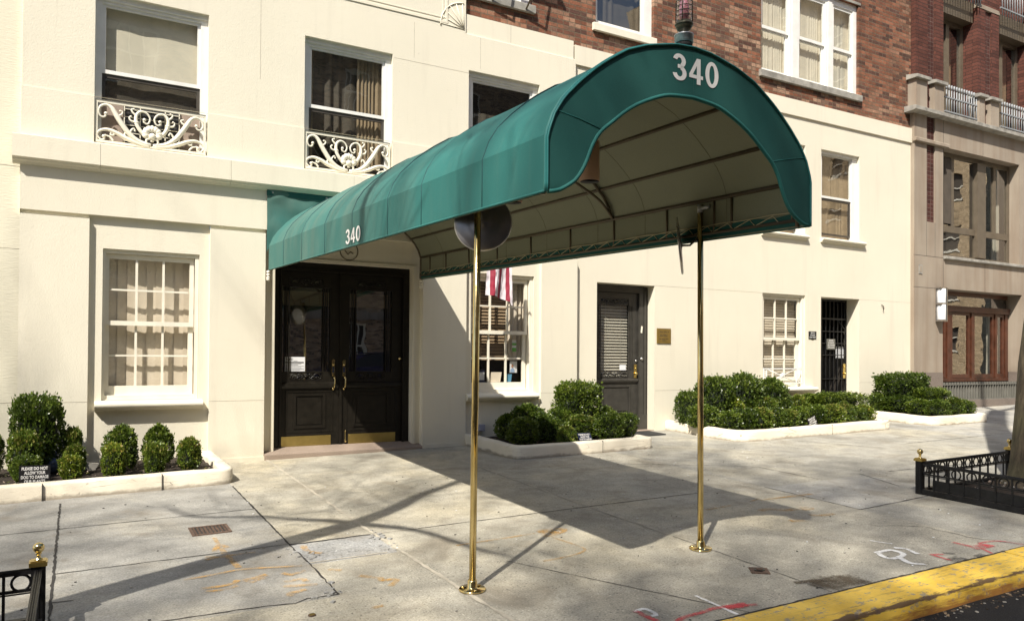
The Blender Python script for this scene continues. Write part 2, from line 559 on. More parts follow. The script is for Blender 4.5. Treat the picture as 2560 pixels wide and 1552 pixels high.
        a = t.math('MULTIPLY', t.ramp(t.math('ADD', n, t.math('MULTIPLY', t.math('SUBTRACT', sepc.outputs[0], 1.0), 0.28)), [(thr - 0.11, 0.0), (thr + 0.12, {'spray_orange': 0.62, 'spray_red': 0.62}.get(nm, 0.8))]), 1.0)
        t.set('Base Color', col)
        t.set('Roughness', 0.85)
        tr = t.new("ShaderNodeBsdfTransparent")
        mx = t.new("ShaderNodeMixShader")
        t.link(a, mx.inputs[0])
        t.link(tr.outputs[0], mx.inputs[1])
        t.link(t.b.outputs[0], mx.inputs[2])
        t.link(mx.outputs[0], t.out.inputs[0])
    # painted planter curb: dirt line at its foot, chips, cracks and scuffs
    t = NT('stucco_curb')
    p = t.pos()
    sp = t.new("ShaderNodeSeparateXYZ")
    t.link(p, sp.inputs[0])
    zr = t.math('SUBTRACT', sp.outputs[2], t.math('ADD', t.math('ADD', t.math('MULTIPLY', sp.outputs[0], GX), t.math('MULTIPLY', sp.outputs[1], GY)), G0))
    n = t.noise(p, 6, 5, 0.65)
    c = t.ramp(t.noise(p, 1.4, 4), [(0.3, (0.66, 0.59, 0.46)), (0.7, (0.77, 0.715, 0.59))])
    sc_ = t.ramp(t.noise(t.pos((1.2, 1.2, 9)), 4.5, 5, 0.7), [(0.58, 0.0), (0.72, 0.55)])
    c = t.mix(sc_, c, (0.43, 0.37, 0.28))
    foot = t.math('ADD', t.math('MULTIPLY', t.math('SUBTRACT', 0.035, zr), 9.0), t.math('SUBTRACT', n, 0.45))
    c = t.mix(t.ramp(foot, [(0.0, 0.0), (0.28, 0.75)]), c, (0.22, 0.185, 0.14))
    ck = t.vor(t.pos((0.9, 0.9, 5)), 2.2, 'DISTANCE_TO_EDGE')
    ck = t.math('MULTIPLY', t.ramp(ck, [(0.0, 0.9), (0.012, 0.0)]), t.ramp(t.noise(p, 1.7, 3), [(0.50, 0.0), (0.58, 1.0)]))
    c = t.mix(ck, c, (0.16, 0.12, 0.08))
    chip = t.ramp(t.noise(p, 19, 4, 0.6), [(0.68, 0.0), (0.71, 0.85)])
    c = t.mix(t.math('MULTIPLY', chip, t.ramp(n, [(0.5, 0.0), (0.6, 1.0)])), c, (0.30, 0.22, 0.16))
    t.set('Base Color', c)
    t.set('Roughness', 0.8)
    t.b.inputs['Specular IOR Level'].default_value = 0.25
    h = t.math('ADD', t.math('MULTIPLY', t.noise(p, 55, 3), 0.6), t.math('MULTIPLY', chip, -1.2))
    t.bump(t.math('SUBTRACT', h, ck), 0.5, 0.010)
    # frosted wall lamp, unlit by day
    t = NT('frosted')
    t.set('Base Color', (0.80, 0.81, 0.82))
    t.set('Roughness', 0.25)
    # louvred air conditioner
    t = NT('fins')
    p = t.pos()
    w = t.new("ShaderNodeTexWave", wave_type='BANDS', bands_direction='X')
    w.inputs['Scale'].default_value = 22
    t.link(p, w.inputs['Vector'])
    t.set('Base Color', t.ramp(w.outputs[0], [(0.3, (0.012, 0.012, 0.013)), (0.7, (0.07, 0.07, 0.07))]))
    t.set('Roughness', 0.5)


mk_special()
leafmat('leaf_dark', [(0.2, (0.016, 0.030, 0.007)), (0.5, (0.058, 0.092, 0.015)), (0.75, (0.120, 0.165, 0.026)), (0.95, (0.20, 0.22, 0.05))])
leafmat('leaf_bright', [(0.2, (0.030, 0.052, 0.009)), (0.5, (0.095, 0.145, 0.018)), (0.75, (0.175, 0.235, 0.030)), (0.95, (0.29, 0.29, 0.07))])
leafmat('leaf_tip', [(0.2, (0.06, 0.075, 0.015)), (0.5, (0.17, 0.18, 0.03)), (0.75, (0.30, 0.25, 0.07)), (0.95, (0.42, 0.29, 0.13))])
simple('twig', (0.10, 0.07, 0.045), 0.9)
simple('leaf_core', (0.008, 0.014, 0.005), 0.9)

# ------------------------------------------------------------------ mesh helpers
LOC = {}


class MB:
    def __init__(self):
        self.v, self.f, self.mi, self.sm, self.mats, self.cur, self.smooth = [], [], [], [], [], 0, False

    def mat(self, name):
        if name not in self.mats:
            self.mats.append(name)
        self.cur = self.mats.index(name)
        return self

    def add(self, vs, fs):
        b = len(self.v)
        self.v += [tuple(p) for p in vs]
        for q in fs:
            self.f.append([b + i for i in q])
            self.mi.append(self.cur)
            self.sm.append(self.smooth)

    def quad(self, a, b, c, d):
        self.add((a, b, c, d), ((0, 1, 2, 3),))

    def box(self, x0, x1, y0, y1, z0, z1):
        vs = [(x, y, z) for z in (z0, z1) for y in (y0, y1) for x in (x0, x1)]
        self.add(vs, ((0, 2, 3, 1), (4, 5, 7, 6), (0, 1, 5, 4), (2, 6, 7, 3), (0, 4, 6, 2), (1, 3, 7, 5)))

    def obox(self, c, ax, ay, az):
        c, ax, ay, az = map(Vector, (c, ax, ay, az))
        vs = [c + i * ax + j * ay + k * az for k in (-1, 1) for j in (-1, 1) for i in (-1, 1)]
        self.add(vs, ((0, 2, 3, 1), (4, 5, 7, 6), (0, 1, 5, 4), (2, 6, 7, 3), (0, 4, 6, 2), (1, 3, 7, 5)))

    def beam(self, a, b, w, h, upv=(0, 0, 1)):
        a, b = Vector(a), Vector(b)
        d = (b - a)
        s = d.cross(Vector(upv)).normalized()
        u = s.cross(d).normalized()
        self.obox((a + b) / 2, d / 2, s * w / 2, u * h / 2)

    def tube(self, pts, r, n=8, caps=True, closed=False):
        pts = [Vector(p) for p in pts]
        N = len(pts)
        rs = r if isinstance(r, (list, tuple)) else [r] * N
        vs, fs = [], []
        ref = None
        for i, p in enumerate(pts):
            if closed:
                d = pts[(i + 1) % N] - pts[i - 1]
            else:
                d = pts[min(i + 1, N - 1)] - pts[max(i - 1, 0)]
            if d.length < 1e-9:
                d = Vector((0, 0, 1))
            d.normalize()
            if ref is None:
                ref = Vector((0, 0, 1)) if abs(d.z) < 0.9 else Vector((1, 0, 0))
            s = d.cross(ref)
            if s.length < 1e-6:
                s = d.cross(Vector((0.3, 1, 0.2)))
            s.normalize()
            u = s.cross(d).normalized()
            ref = u
            for k in range(n):
                a = 2 * pi * k / n
                vs.append(p + (s * cos(a) + u * sin(a)) * rs[i])
        for i in range(N if closed else N - 1):
            j = (i + 1) % N
            for k in range(n):
                k2 = (k + 1) % n
                fs.append((i * n + k, i * n + k2, j * n + k2, j * n + k))
        if caps and not closed:
            fs.append(tuple(range(n - 1, -1, -1)))
            fs.append(tuple((N - 1) * n + k for k in range(n)))
        o = self.smooth
        self.smooth = True
        self.add(vs, fs)
        self.smooth = o

    def lathe(self, prof, c, n=20, axis=(0, 0, 1)):
        ax = Vector(axis).normalized()
        s = ax.orthogonal().normalized()
        u = ax.cross(s)
        c = Vector(c)
        vs, fs = [], []
        for r, h in prof:
            for k in range(n):
                a = 2 * pi * k / n
                vs.append(c + ax * h + (s * cos(a) + u * sin(a)) * r)
        for i in range(len(prof) - 1):
            for k in range(n):
                k2 = (k + 1) % n
                fs.append((i * n + k, i * n + k2, (i + 1) * n + k2, (i + 1) * n + k))
        fs.append(tuple(range(n - 1, -1, -1)))
        fs.append(tuple((len(prof) - 1) * n + k for k in range(n)))
        o = self.smooth
        self.smooth = True
        self.add(vs, fs)
        self.smooth = o

    def ball(self, c, r, n=12, sq=(1, 1, 1)):
        vs, fs = [], []
        m_ = n // 2
        for i in range(m_ + 1):
            t = pi * i / m_
            for k in range(n):
                a = 2 * pi * k / n
                vs.append((c[0] + r * sq[0] * sin(t) * cos(a), c[1] + r * sq[1] * sin(t) * sin(a), c[2] + r * sq[2] * cos(t)))
        for i in range(m_):
            for k in range(n):
                k2 = (k + 1) % n
                fs.append((i * n + k, (i + 1) * n + k, (i + 1) * n + k2, i * n + k2))
        o = self.smooth
        self.smooth = True
        self.add(vs, fs)
        self.smooth = o

    def prism(self, poly, y0, y1):
        """poly in x,z, extruded along y"""
        n = len(poly)
        vs = [(x, y0, z) for x, z in poly] + [(x, y1, z) for x, z in poly]
        fs = [tuple(range(n)), tuple(range(2 * n - 1, n - 1, -1))]
        fs += [(i, n + i, n + (i + 1) % n, (i + 1) % n) for i in range(n)]
        self.add(vs, fs)

    def molding(self, prof, x0, x1, ret=True):
        """profile in (y,z), run along x with mitred returns to y=prof end"""
        n = len(prof)
        vs = [(x0, y, z) for y, z in prof] + [(x1, y, z) for y, z in prof]
        fs = [(i, n + i, n + i + 1, i + 1) for i in range(n - 1)]
        self.add(vs, fs)
        if ret:
            self.add([(x0, y, z) for y, z in prof], (tuple(range(n)),))
            self.add([(x1, y, z) for y, z in prof], (tuple(range(n - 1, -1, -1)),))

    def wall(self, y, x0, x1, z0, z1, holes=(), depth=0.14):
        xs = sorted({x0, x1, *[h[0] for h in holes], *[h[1] for h in holes]})
        zs = sorted({z0, z1, *[h[2] for h in holes], *[h[3] for h in holes]})
        xs = [x for x in xs if x0 - 1e-6 <= x <= x1 + 1e-6]
        zs = [z for z in zs if z0 - 1e-6 <= z <= z1 + 1e-6]
        for i in range(len(xs) - 1):
            for j in range(len(zs) - 1):
                cx, cz = (xs[i] + xs[i + 1]) / 2, (zs[j] + zs[j + 1]) / 2
                if any(h[0] < cx < h[1] and h[2] < cz < h[3] for h in holes):
                    continue
                self.quad((xs[i], y, zs[j]), (xs[i + 1], y, zs[j]), (xs[i + 1], y, zs[j + 1]), (xs[i], y, zs[j + 1]))
        for h in holes:
            d = h[4] if len(h) > 4 else depth
            a, b, c, e = max(h[0], x0), min(h[1], x1), max(h[2], z0), min(h[3], z1)
            if h[0] >= x0:
                self.quad((a, y, c), (a, y, e), (a, y + d, e), (a, y + d, c))
            if h[1] <= x1:
                self.quad((b, y, c), (b, y + d, c), (b, y + d, e), (b, y, e))
            if h[3] <= z1:
                self.quad((a, y, e), (b, y, e), (b, y + d, e), (a, y + d, e))
            if h[2] >= z0:
                self.quad((a, y, c), (a, y + d, c), (b, y + d, c), (b, y, c))

    def frame(self, x0, x1, z0, z1, y0, y1, wl, wr=None, wb=None, wt=None):
        wr = wl if wr is None else wr
        wb = wl if wb is None else wb
        wt = wl if wt is None else wt
        self.box(x0, x0 + wl, y0, y1, z0, z1)
        self.box(x1 - wr, x1, y0, y1, z0, z1)
        self.box(x0 + wl, x1 - wr, y0 + .001, y1, z0, z0 + wb)
        self.box(x0 + wl, x1 - wr, y0 + .001, y1, z1 - wt, z1)

    def build(self, name, parent=None, mats=None):
        me = bpy.data.meshes.new(name)
        base = Vector(LOC.get(parent.name, (0, 0, 0))) if parent else Vector((0, 0, 0))
        me.from_pydata([Vector(p) - base for p in self.v], [], self.f)
        for mname in self.mats:
            me.materials.append(MATS[mname])
        me.polygons.foreach_set('material_index', self.mi)
        me.polygons.foreach_set('use_smooth', self.sm)
        me.update()
        o = bpy.data.objects.new(name, me)
        COL.objects.link(o)
        if parent:
            o.parent = parent
            LOC[o.name] = tuple(base)
        return o


def M(name):
    return MB().mat(name)


def tag(o, label=None, cat=None, group=None, kind=None):
    for k, v in (('label', label), ('category', cat), ('group', group), ('kind', kind)):
        if v:
            o[k] = v
    return o


def thing(name, label, cat, loc=(0, 0, 0), group=None):
    o = bpy.data.objects.new(name, None)
    o.empty_display_size = 0.2
    COL.objects.link(o)
    o.location = loc
    LOC[o.name] = tuple(loc)
    return tag(o, label, cat, group)


def solo(mb, name, label, cat, group=None):
    return tag(mb.build(name), label, cat, group)


def text_into(mb, body, origin, right, upv, width, height, lift=0.003, bold=0.0, normal=None, thick=0.0015):
    """flat lettering laid on a surface: body fitted into width x height, origin = its lower left corner"""
    cu = bpy.data.curves.new('t', 'FONT')
    cu.body = body
    cu.align_x = 'CENTER'
    cu.offset = bold
    cu.extrude = 0.0
    cu.resolution_u = 4
    cu.space_line = 1.02
    ob = bpy.data.objects.new('t', cu)
    COL.objects.link(ob)
    dg = bpy.context.evaluated_depsgraph_get()
    me = bpy.data.meshes.new_from_object(ob.evaluated_get(dg))
    xs = [v.co.x for v in me.vertices]
    ys = [v.co.y for v in me.vertices]
    right, upv = Vector(right).normalized(), Vector(upv).normalized()
    nrm = right.cross(upv).normalized()
    o = Vector(origin) + nrm * lift
    sx, sy = width / (max(xs) - min(xs)), height / (max(ys) - min(ys))
    x0, y0 = min(xs), min(ys)
    vs = [o + right * ((v.co.x - x0) * sx) + upv * ((v.co.y - y0) * sy) for v in me.vertices]
    mb.add(vs, [tuple(p.vertices) for p in me.polygons])
    bpy.data.objects.remove(ob)
    bpy.data.curves.remove(cu)
    bpy.data.meshes.remove(me)


def arc(c, r, a0, a1, n):
    return [(c[0] + r * cos(R(a0 + (a1 - a0) * i / n)), c[1] + r * sin(R(a0 + (a1 - a0) * i / n))) for i in range(n + 1)]


def bez(pts, n=6):
    """Catmull-Rom through points"""
    P = [Vector(p) for p in pts]
    out = []
    for i in range(len(P) - 1):
        p0, p1, p2, p3 = P[max(i - 1, 0)], P[i], P[i + 1], P[min(i + 2, len(P) - 1)]
        for k in range(n):
            t = k / n
            out.append(0.5 * ((2 * p1) + (p2 - p0) * t + (2 * p0 - 5 * p1 + 4 * p2 - p3) * t * t + (3 * p1 - p0 - 3 * p2 + p3) * t ** 3))
    out.append(P[-1])
    return out


# ------------------------------------------------------------------ ground: pavement, kerb, road
rnd = random.Random(4)
XS = [-14, -6, -2.2, -0.115, 1.383, 2.022, 4.06, 6.19, 7.31, 7.73, 9.2, 10.7, 12.2, 14.2, 16.3, 18.5, 24, 34]
YS = [-6.47, -6.39, -5.085, -4.91, -4.39, -4.0, -3.85, -2.56, -1.25, 0.6]
mb = MB()
for i in range(len(XS) - 1):
    for j in range(len(YS) - 1):
        x0, x1, y0, y1 = XS[i], XS[i + 1], YS[j], YS[j + 1]
        cx, cy = (x0 + x1) / 2, (y0 + y1) / 2
        if (7.31 < cx < 10.7 and -6.39 < cy < -4.91) or (-2.2 < cx < -0.115 and -6.39 < cy < -4.91):
            continue                                    # the two tree pits
        k = 'concrete_main' if 1.383 < cx < 6.19 else 'concrete_right' if cx > 6.19 else 'concrete_left'
        if -0.115 < cx < 1.383 and cy < -5.085:
            k = 'concrete_main'
        if 1.383 < cx < 2.022 and -4.39 < cy < -3.85:
            k = 'concrete_patch'
        if 6.19 < cx < 7.73 and -5.085 < cy < -4.0:
            k = 'concrete_new'
        if cx > 12.2:
            k = 'concrete_new' if cy < -1.25 or cx > 14.2 else k
        mb.mat(k)
        mb.quad(*[(x, y, gz(x, y)) for x, y in ((x0, y0), (x1, y0), (x1, y1), (x0, y1))])
side = mb.build('sidewalk')
tag(side, kind='structure')


def strip(mb, pts, w, lift, wob=0.0, step=0.05, seed=0):
    """a thin irregular ribbon lying on the pavement"""
    out = []
    rr = random.Random(seed)
    for a, b in zip(pts[:-1], pts[1:]):
        a, b = Vector(a), Vector(b)
        n = max(1, int((b - a).length / step))
        for k in range(n):
            out.append(a.lerp(b, k / n))
    out.append(Vector(pts[-1]))
    L, Rr = [], []
    for i, p in enumerate(out):
        d = out[min(i + 1, len(out) - 1)] - out[max(i - 1, 0)]
        s = Vector((-d.y, d.x)).normalized()
        q = p + s * rr.uniform(-1, 1) * wob
        ww = w * rr.uniform(0.55, 1.35) / 2
        for lst, sg in ((L, 1), (Rr, -1)):
            r_ = q + s * ww * sg
            lst.append((r_.x, r_.y, gz(r_.x, r_.y) + lift))
    n = len(L)
    mb.add(L + Rr, [(i, n + i, n + i + 1, i + 1) for i in range(n - 1)])


mb = M('joint_dark')
sd = 0
for pts, w, wob in (([(-0.115, -1.55), (-0.115, -6.45)], .017, .004), ([(1.383, -1.45), (1.383, -3.85)], .015, .003), ([(1.383, -3.85), (1.39, -4.45), (1.385, -5.06)], .012, .006),
                    ([(-6, -2.56), (1.383, -2.56)], .010, .003), ([(-.11, -3.83), (1.383, -3.83)], .010, .004), ([(1.39, -3.85), (2.0, -3.85)], .02, .008),
                    ([(2.3, -3.853), (4.5, -3.86), (5.5, -3.88)], .011, .004), ([(-.11, -4.42), (.0, -4.43)], .01, .004),
                    ([(-.1, -5.0), (.9, -5.05), (1.12, -5.09), (1.2, -5.04), (1.39, -5.06)], .011, .005), ([(6.19, -3.98), (6.185, -5.1)], .011, .004),
                    ([(6.185, -5.1), (7.4, -5.03)], .013, .003), ([(5.75, -2.2), (6.6, -2.75), (7.05, -3.1), (7.06, -3.95)], .009, .01), ([(8.2, -4.0), (9.9, -4.15)], .012, .01),
                    ([(7.75, -3.95), (7.5, -4.6)], .011, .006), ([(9.2, -1.7), (10.4, -4.0)], .009, .006), ([(12.2, -1.8), (12.9, -4.8)], .009, .006), ([(2.6, -4.95), (3.35, -6.45)], .006, .003), ([(10.5, -2.7), (14, -2.75), (20, -2.7)], .010, .005),
                    ([(14.5, -1.0), (16.5, -4.0)], .010, .005), ([(17, -0.1), (19, -4.0)], .010, .005), ([(4.06, -5.0), (4.06, -6.45)], .006, .003),
                    ([(5.75, -5.5), (6.1, -5.75), (6.1, -6.1), (6.25, -6.4)], .006, .02), ([(-3, -6.462), (14, -6.462)], .016, .004)):
    sd += 1
    strip(mb, pts, w, .003, wob, seed=sd)
mb.mat('joint_light')
for pts, w in (([(2.022, 0), (2.03, -3.7), (2.08, -5.5), (2.12, -6.4)], .028), ([(4.15, 0), (4.06, -3.9), (4.07, -4.95)], .022), ([(2.02, -3.84), (2.4, -3.855)], .012), ([(1.40, -4.36), (1.95, -4.37)], .014)):
    sd += 1
    strip(mb, pts, w, .0036, .003, seed=sd)
tag(mb.build('pavement_joints'), kind='structure')

# broken edges of the patch in the pavement
mb = M('concrete_patch')
rr = random.Random(2)
for c, n in (((1.42, -4.1), 16), ((2.02, -3.95), 22), ((1.38, -5.05), 10), ((2.0, -4.25), 10)):
    for _ in range(n):
        x, y = c[0] + rr.gauss(0, .05), c[1] + rr.gauss(0, .10)
        s = rr.uniform(.006, .018)
        z = gz(x, y)
        a = rr.uniform(0, 3)
        mb.obox((x, y, z + s * .25), (s * cos(a), s * sin(a), 0), (-s * .8 * sin(a), s * .8 * cos(a), 0), (0, 0, s * .35))
tag(mb.build('gravel'), kind='stuff')

# kerb: rounded steel faced stone, in lengths
prof = [(-6.47, .002), (-6.70, -.002), (-6.728, -.008), (-6.745, -.022), (-6.752, -.045), (-6.765, -.20)]
mb = M('kerb_yellow')
xs = [-16, -10, -4, 1.0, 5.93, 11, 16, 22, 34]
rr = random.Random(3)
for a, b in zip(xs[:-1], xs[1:]):
    n = max(2, int((b - a) / .12))
    vs, fs = [], []
    for i in range(n + 1):
        x = a + .008 + (b - a - .016) * i / n
        for k, (y, dz) in enumerate(prof):
            j = (noise.noise((x * 2.5, k * 3.1, 0)) * .010 + noise.noise((x * 9, k * 2.1, 4)) * .006) if k else 0
            vs.append((x, y + j * (1 if k > 1 else .3), gz(x, y) + dz + j * .5 + (.004 if a > 5 else 0)))
    m_ = len(prof)
    for i in range(n):
        for k in range(m_ - 1):
            fs.append((i * m_ + k, i * m_ + k + 1, (i + 1) * m_ + k + 1, (i + 1) * m_ + k))
    mb.smooth = True
    mb.add(vs, fs)
    mb.smooth = False
    mb.add([vs[k] for k in range(m_)], [tuple(range(m_))])
    mb.add([vs[n * m_ + k] for k in range(m_)], [tuple(range(m_ - 1, -1, -1))])
tag(mb.build('kerb'), kind='structure')


def road_z(x, y):
    return gz(x, -6.75) - .125 + .018 * min(-6.75 - y, 6 + (6 + y + 6.75) * .0)


mb = M('asphalt')
ys = [-6.70, -6.95, -8, -10, -12.5, -15, -17.3]
for i in range(len(ys) - 1):
    for a, b in ((-30, -8), (-8, 10), (10, 40)):
        mb.quad(*[(x, y, road_z(x, y)) for x, y in ((a, ys[i + 1]), (b, ys[i + 1]), (b, ys[i]), (a, ys[i]))])
tag(mb.build('road'), kind='structure')
mb = M('concrete_left')
mb.box(-30, 40, -22, -17.3, -1, -.12)
tag(mb.build('far_sidewalk'), kind='structure')
mb = M('soil')
mb.box(-70, 80, -70, 0.3, -2.2, -1.05)
tag(mb.build('ground'), kind='structure')
# soil inside the two tree pits
mb = M('soil')
for x0, x1 in ((-2.2, -.115), (7.31, 10.7)):
    n = 14
    vs, fs = [], []
    for j in range(n + 1):
        for i in range(n + 1):
            x, y = x0 + (x1 - x0) * i / n, -6.39 + 1.48 * j / n
            vs.append((x, y, gz(x, y) + .02 + .03 * noise.noise((x * 4, y * 4, 1))))
    for j in range(n):
        for i in range(n):
            fs.append((j * (n + 1) + i, j * (n + 1) + i + 1, (j + 1) * (n + 1) + i + 1, (j + 1) * (n + 1) + i))
    mb.smooth = True
    mb.add(vs, fs)
tag(mb.build('tree_pit_soil'), kind='structure')

# ------------------------------------------------------------------ the cream apartment house
house = thing('apartment_house', 'cream stucco apartment house with brick upper storeys, behind the green canopy', 'building', (0, 0, 0))
mb = M('stucco')
UW = [(.137, 1.312, 3.58, 5.25, .16), (2.440, 3.600, 3.58, 5.25, .16), (4.722, 5.882, 3.58, 5.25, .16)]
W1 = (.240, 1.243, .735, 2.425, .13)
W2 = (4.800, 5.832, .730, 2.432, .13)
DOOR = (2.125, 3.945, -.3, 2.437, .12)
D2 = (6.985, 8.130, -.3, 2.417, .26)
RW1 = (10.600, 11.700, 3.525, 5.20, .15)
RW2 = (12.137, 13.246, 3.525, 5.197, .15)
RWL = (10.591, 11.705, .735, 2.423, .15)
SD = (12.140, 13.255, -.3, 2.420, .34)
# upper wall with the belt step, its flat projecting band and the parapet
mb.wall(0, -.54, 6.520, 2.78, 4.083, UW)
mb.quad((-.54, 0, 4.083), (6.52, 0, 4.083), (6.52, .014, 4.083), (-.54, .014, 4.083))
mb.wall(.014, -.535, 6.520, 4.083, 5.750, UW)
mb.wall(.014, -.535, 4.670, 5.750, 8.2)
mb.quad((4.670, .014, 5.75), (4.670, .3, 5.75), (4.670, .3, 8.2), (4.670, .014, 8.2))
mb.quad((4.67, .014, 5.75), (6.52, .014, 5.75), (6.495, .034, 5.762), (4.67, .034, 5.762))
mb.wall(.034, 4.670, 6.492, 5.762, 6.035)
mb.quad((4.67, .034, 6.035), (6.492, .034, 6.035), (6.492, .2, 6.04), (4.67, .2, 6.04))
mb.quad((6.492, .034, 5.762), (6.492, .2, 5.762), (6.492, .2, 6.037), (6.492, .034, 6.035))
mb.quad((6.52, 0, 2.78), (6.52, .2, 2.78), (6.52, .2, 4.083), (6.52, 0, 4.083))
mb.quad((6.52, .014, 4.083), (6.52, .2, 4.083), (6.52, .2, 5.75), (6.52, .014, 5.75))
mb.quad((-.54, 0, -.5), (-.54, 0, 4.083), (-.54, .4, 4.083), (-.54, .4, -.5))
mb.quad((-.535, .014, 4.083), (-.535, .014, 8.2), (-.535, .4, 8.2), (-.535, .4, 4.083))
# piers, groove under the band
for a, b in ((-.54, .105), (1.352, 1.985), (4.055, 4.705), (5.930, 6.565)):
    mb.wall(0, a, b, -.5, 2.733)
    mb.quad((a, 0, 2.733), (b, 0, 2.733), (b, .032, 2.738), (a, .032, 2.738))
    mb.wall(.032, a, b, 2.738, 2.78)
    mb.quad((b, 0, -.5), (b, .11, -.5), (b, .11, 2.733), (b, 0, 2.733))
    mb.quad((a, 0, -.5), (a, 0, 2.733), (a, .11, 2.733), (a, .11, -.5))
    mb.box(a + .004 if a > 0 else a, b + .006, -.012, .02, -.5, gz((a + b) / 2, 0) + .052)
mb.quad((-.54, 0, 2.78), (-.54, .12, 2.78), (6.52, .12, 2.78), (6.52, 0, 2.78))
# recessed bays
mb.wall(.055, .105, 1.352, -.5, 2.79, [W1])
mb.wall(.055, 4.705, 5.930, -.5, 2.79, [W2])
mb.box(.107, 1.35, .040, .07, -.5, .058)
mb.box(4.707, 5.928, .040, .07, -.5, .078)
mb.wall(.10, 1.985, 4.055, -.5, 2.79, [DOOR])
mb.box(2.075, 2.118, .085, .105, -.1, 2.437)
mb.box(3.952, 3.985, .085, .105, -.1, 2.437)
mb.box(2.075, 3.985, .082, .1045, 2.437, 2.472)
# right wing, set back
mb.wall(.08, 6.52, 14.99, -.5, 5.700, [D2, RW1, RW2, RWL, SD])
mb.box(6.53, 14.99, .05, .3, 5.700, 5.992)
mb.quad((14.99, .08, -.5), (14.99, .5, -.5), (14.99, .5, 6), (14.99, .08, 6))
WALLMB = mb

# faint joint lines of the stucco (scored grooves) and the upper panel mouldings
mb = M('stucco')
pts = [(0.90, 6.02), (2.2, 6.02)]
mb.box(1.7, 4.39, .004, .03, 5.825, 5.855)
mb.box(4.36, 4.39, .004, .03, 5.855, 7.6)
mb.box(1.7, 4.33, .008, .03, 5.89, 5.905)
mb.box(4.315, 4.33, .008, .03, 5.905, 7.6)
for k in range(6):
    a = R(95 + 16.5 * k)
    mb.tube([(4.645, .010, 5.80), (4.645 + .36 * cos(a), .010, 5.80 + .36 * sin(a))], .006, 6)
mb.tube([(4.645 + .36 * cos(R(92 + 5 * k)), .010, 5.80 + .36 * sin(R(92 + 5 * k))) for k in range(19)], .009, 6)
mb.build('panel_moulding', house)
mb = WALLMB.mat('joint_light')
mb.box(-.54, .105, -.0015, .02, .7255, .7295)
mb.box(1.352, 1.985, -.0015, .02, .7055, .7085)
mb.box(5.93, 6.565, -.0015, .02, .7255, .7285)
mb.box(8.14, 10.58, .0785, .1, 2.420, 2.4235)
mb.box(13.26, 14.985, .0785, .1, 2.416, 2.4195)
mb.box(8.14, 10.58, .0785, .1, .722, .726)
mb.box(13.26, 14.985, .0785, .1, .80, .804)
for x, a, b, y in ((.62, 5.26, 6.0, .0125), (1.9, 4.6, 5.75, .0125), (2.05, 5.1, 5.102, .0125), (3.9, 5.26, 5.74, .0125), (5.4, 5.78, 6.03, .0325), (4.9, 5.3, 5.74, .0125)):
    mb.box(x, x + .004, y, y + .03, a, b)
mb.box(3.62, 4.72, .0125, .03, 5.205, 5.208)
mb.build('stucco_wall', house)

# ledge with its cove moulding
mb = M('stucco')
for a, b in ((-.61, .20), (.203, 1.56), (1.563, 3.05), (3.053, 4.6), (4.603, 6.56)):
    mb.molding([(.02, 3.575), (-.085, 3.552), (-.100, 3.545), (-.100, 3.312), (-.078, 3.302), (-.066, 3.285), (-.040, 3.275), (-.026, 3.262), (-.006, 3.252), (.02, 3.250)], a, b)
mb.build('ledge', house)

# brick upper storeys
mb = M('brick_main')
BW0 = (4.74, 5.80, 6.44, 8.1, .14)
BW1 = (6.945, 8.105, 6.425, 8.1, .14)
BW2 = (10.56, 13.235, 6.395, 8.165, .14)
mb.wall(.10, 4.66, 14.97, 5.95, 10.6, [BW0, BW1, BW2])
mb.build('brick_wall', house)
mb = M('stone_cap')
mb.box(10.52, 13.28, .085, .2, 8.168, 8.215)
mb.build('lintel', house)


def sill_stone(par, x0, x1, z0, z1, y, out, mname):
    mb = M(mname)
    mb.molding([(y + .12, z1 + .012), (y - out, z1 - .004), (y - out - .004, z1 - .012), (y - out - .004, z0), (y + .12, z0)], x0, x1)
    mb.build('sill', par)


def sill_bull(par, x0, x1, z0, z1, y, out):
    """rounded stucco sill"""
    mb = M('stucco')
    h = z1 - z0
    p = [(y + .10, z1 + .02)] + [(y - out + h * .5 - h * .5 * sin(R(a)), z0 + h * .55 + h * .45 * cos(R(a))) for a in range(0, 181, 20)] + [(y - out * .55, z0 - .012), (y - .0, z0 - .02), (y + .1, z0 - .02)]
    mb.molding(p, x0, x1)
    for f in range(len(mb.sm)):
        mb.sm[f] = False
    mb.build('sill', par)


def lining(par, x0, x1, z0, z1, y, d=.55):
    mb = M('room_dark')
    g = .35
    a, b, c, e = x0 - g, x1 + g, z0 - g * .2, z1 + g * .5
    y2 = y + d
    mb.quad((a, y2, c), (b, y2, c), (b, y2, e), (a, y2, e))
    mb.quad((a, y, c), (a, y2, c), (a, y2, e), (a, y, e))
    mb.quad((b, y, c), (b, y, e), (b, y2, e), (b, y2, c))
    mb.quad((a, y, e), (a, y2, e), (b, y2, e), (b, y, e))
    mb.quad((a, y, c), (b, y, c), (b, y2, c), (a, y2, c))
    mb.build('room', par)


def pane(par, x0, x1, z0, z1, y, m='window_glass'):
    mb = M(m)
    mb.quad((x0, y, z0), (x1, y, z0), (x1, y, z1), (x0, y, z1))
    return mb.build('pane', par)


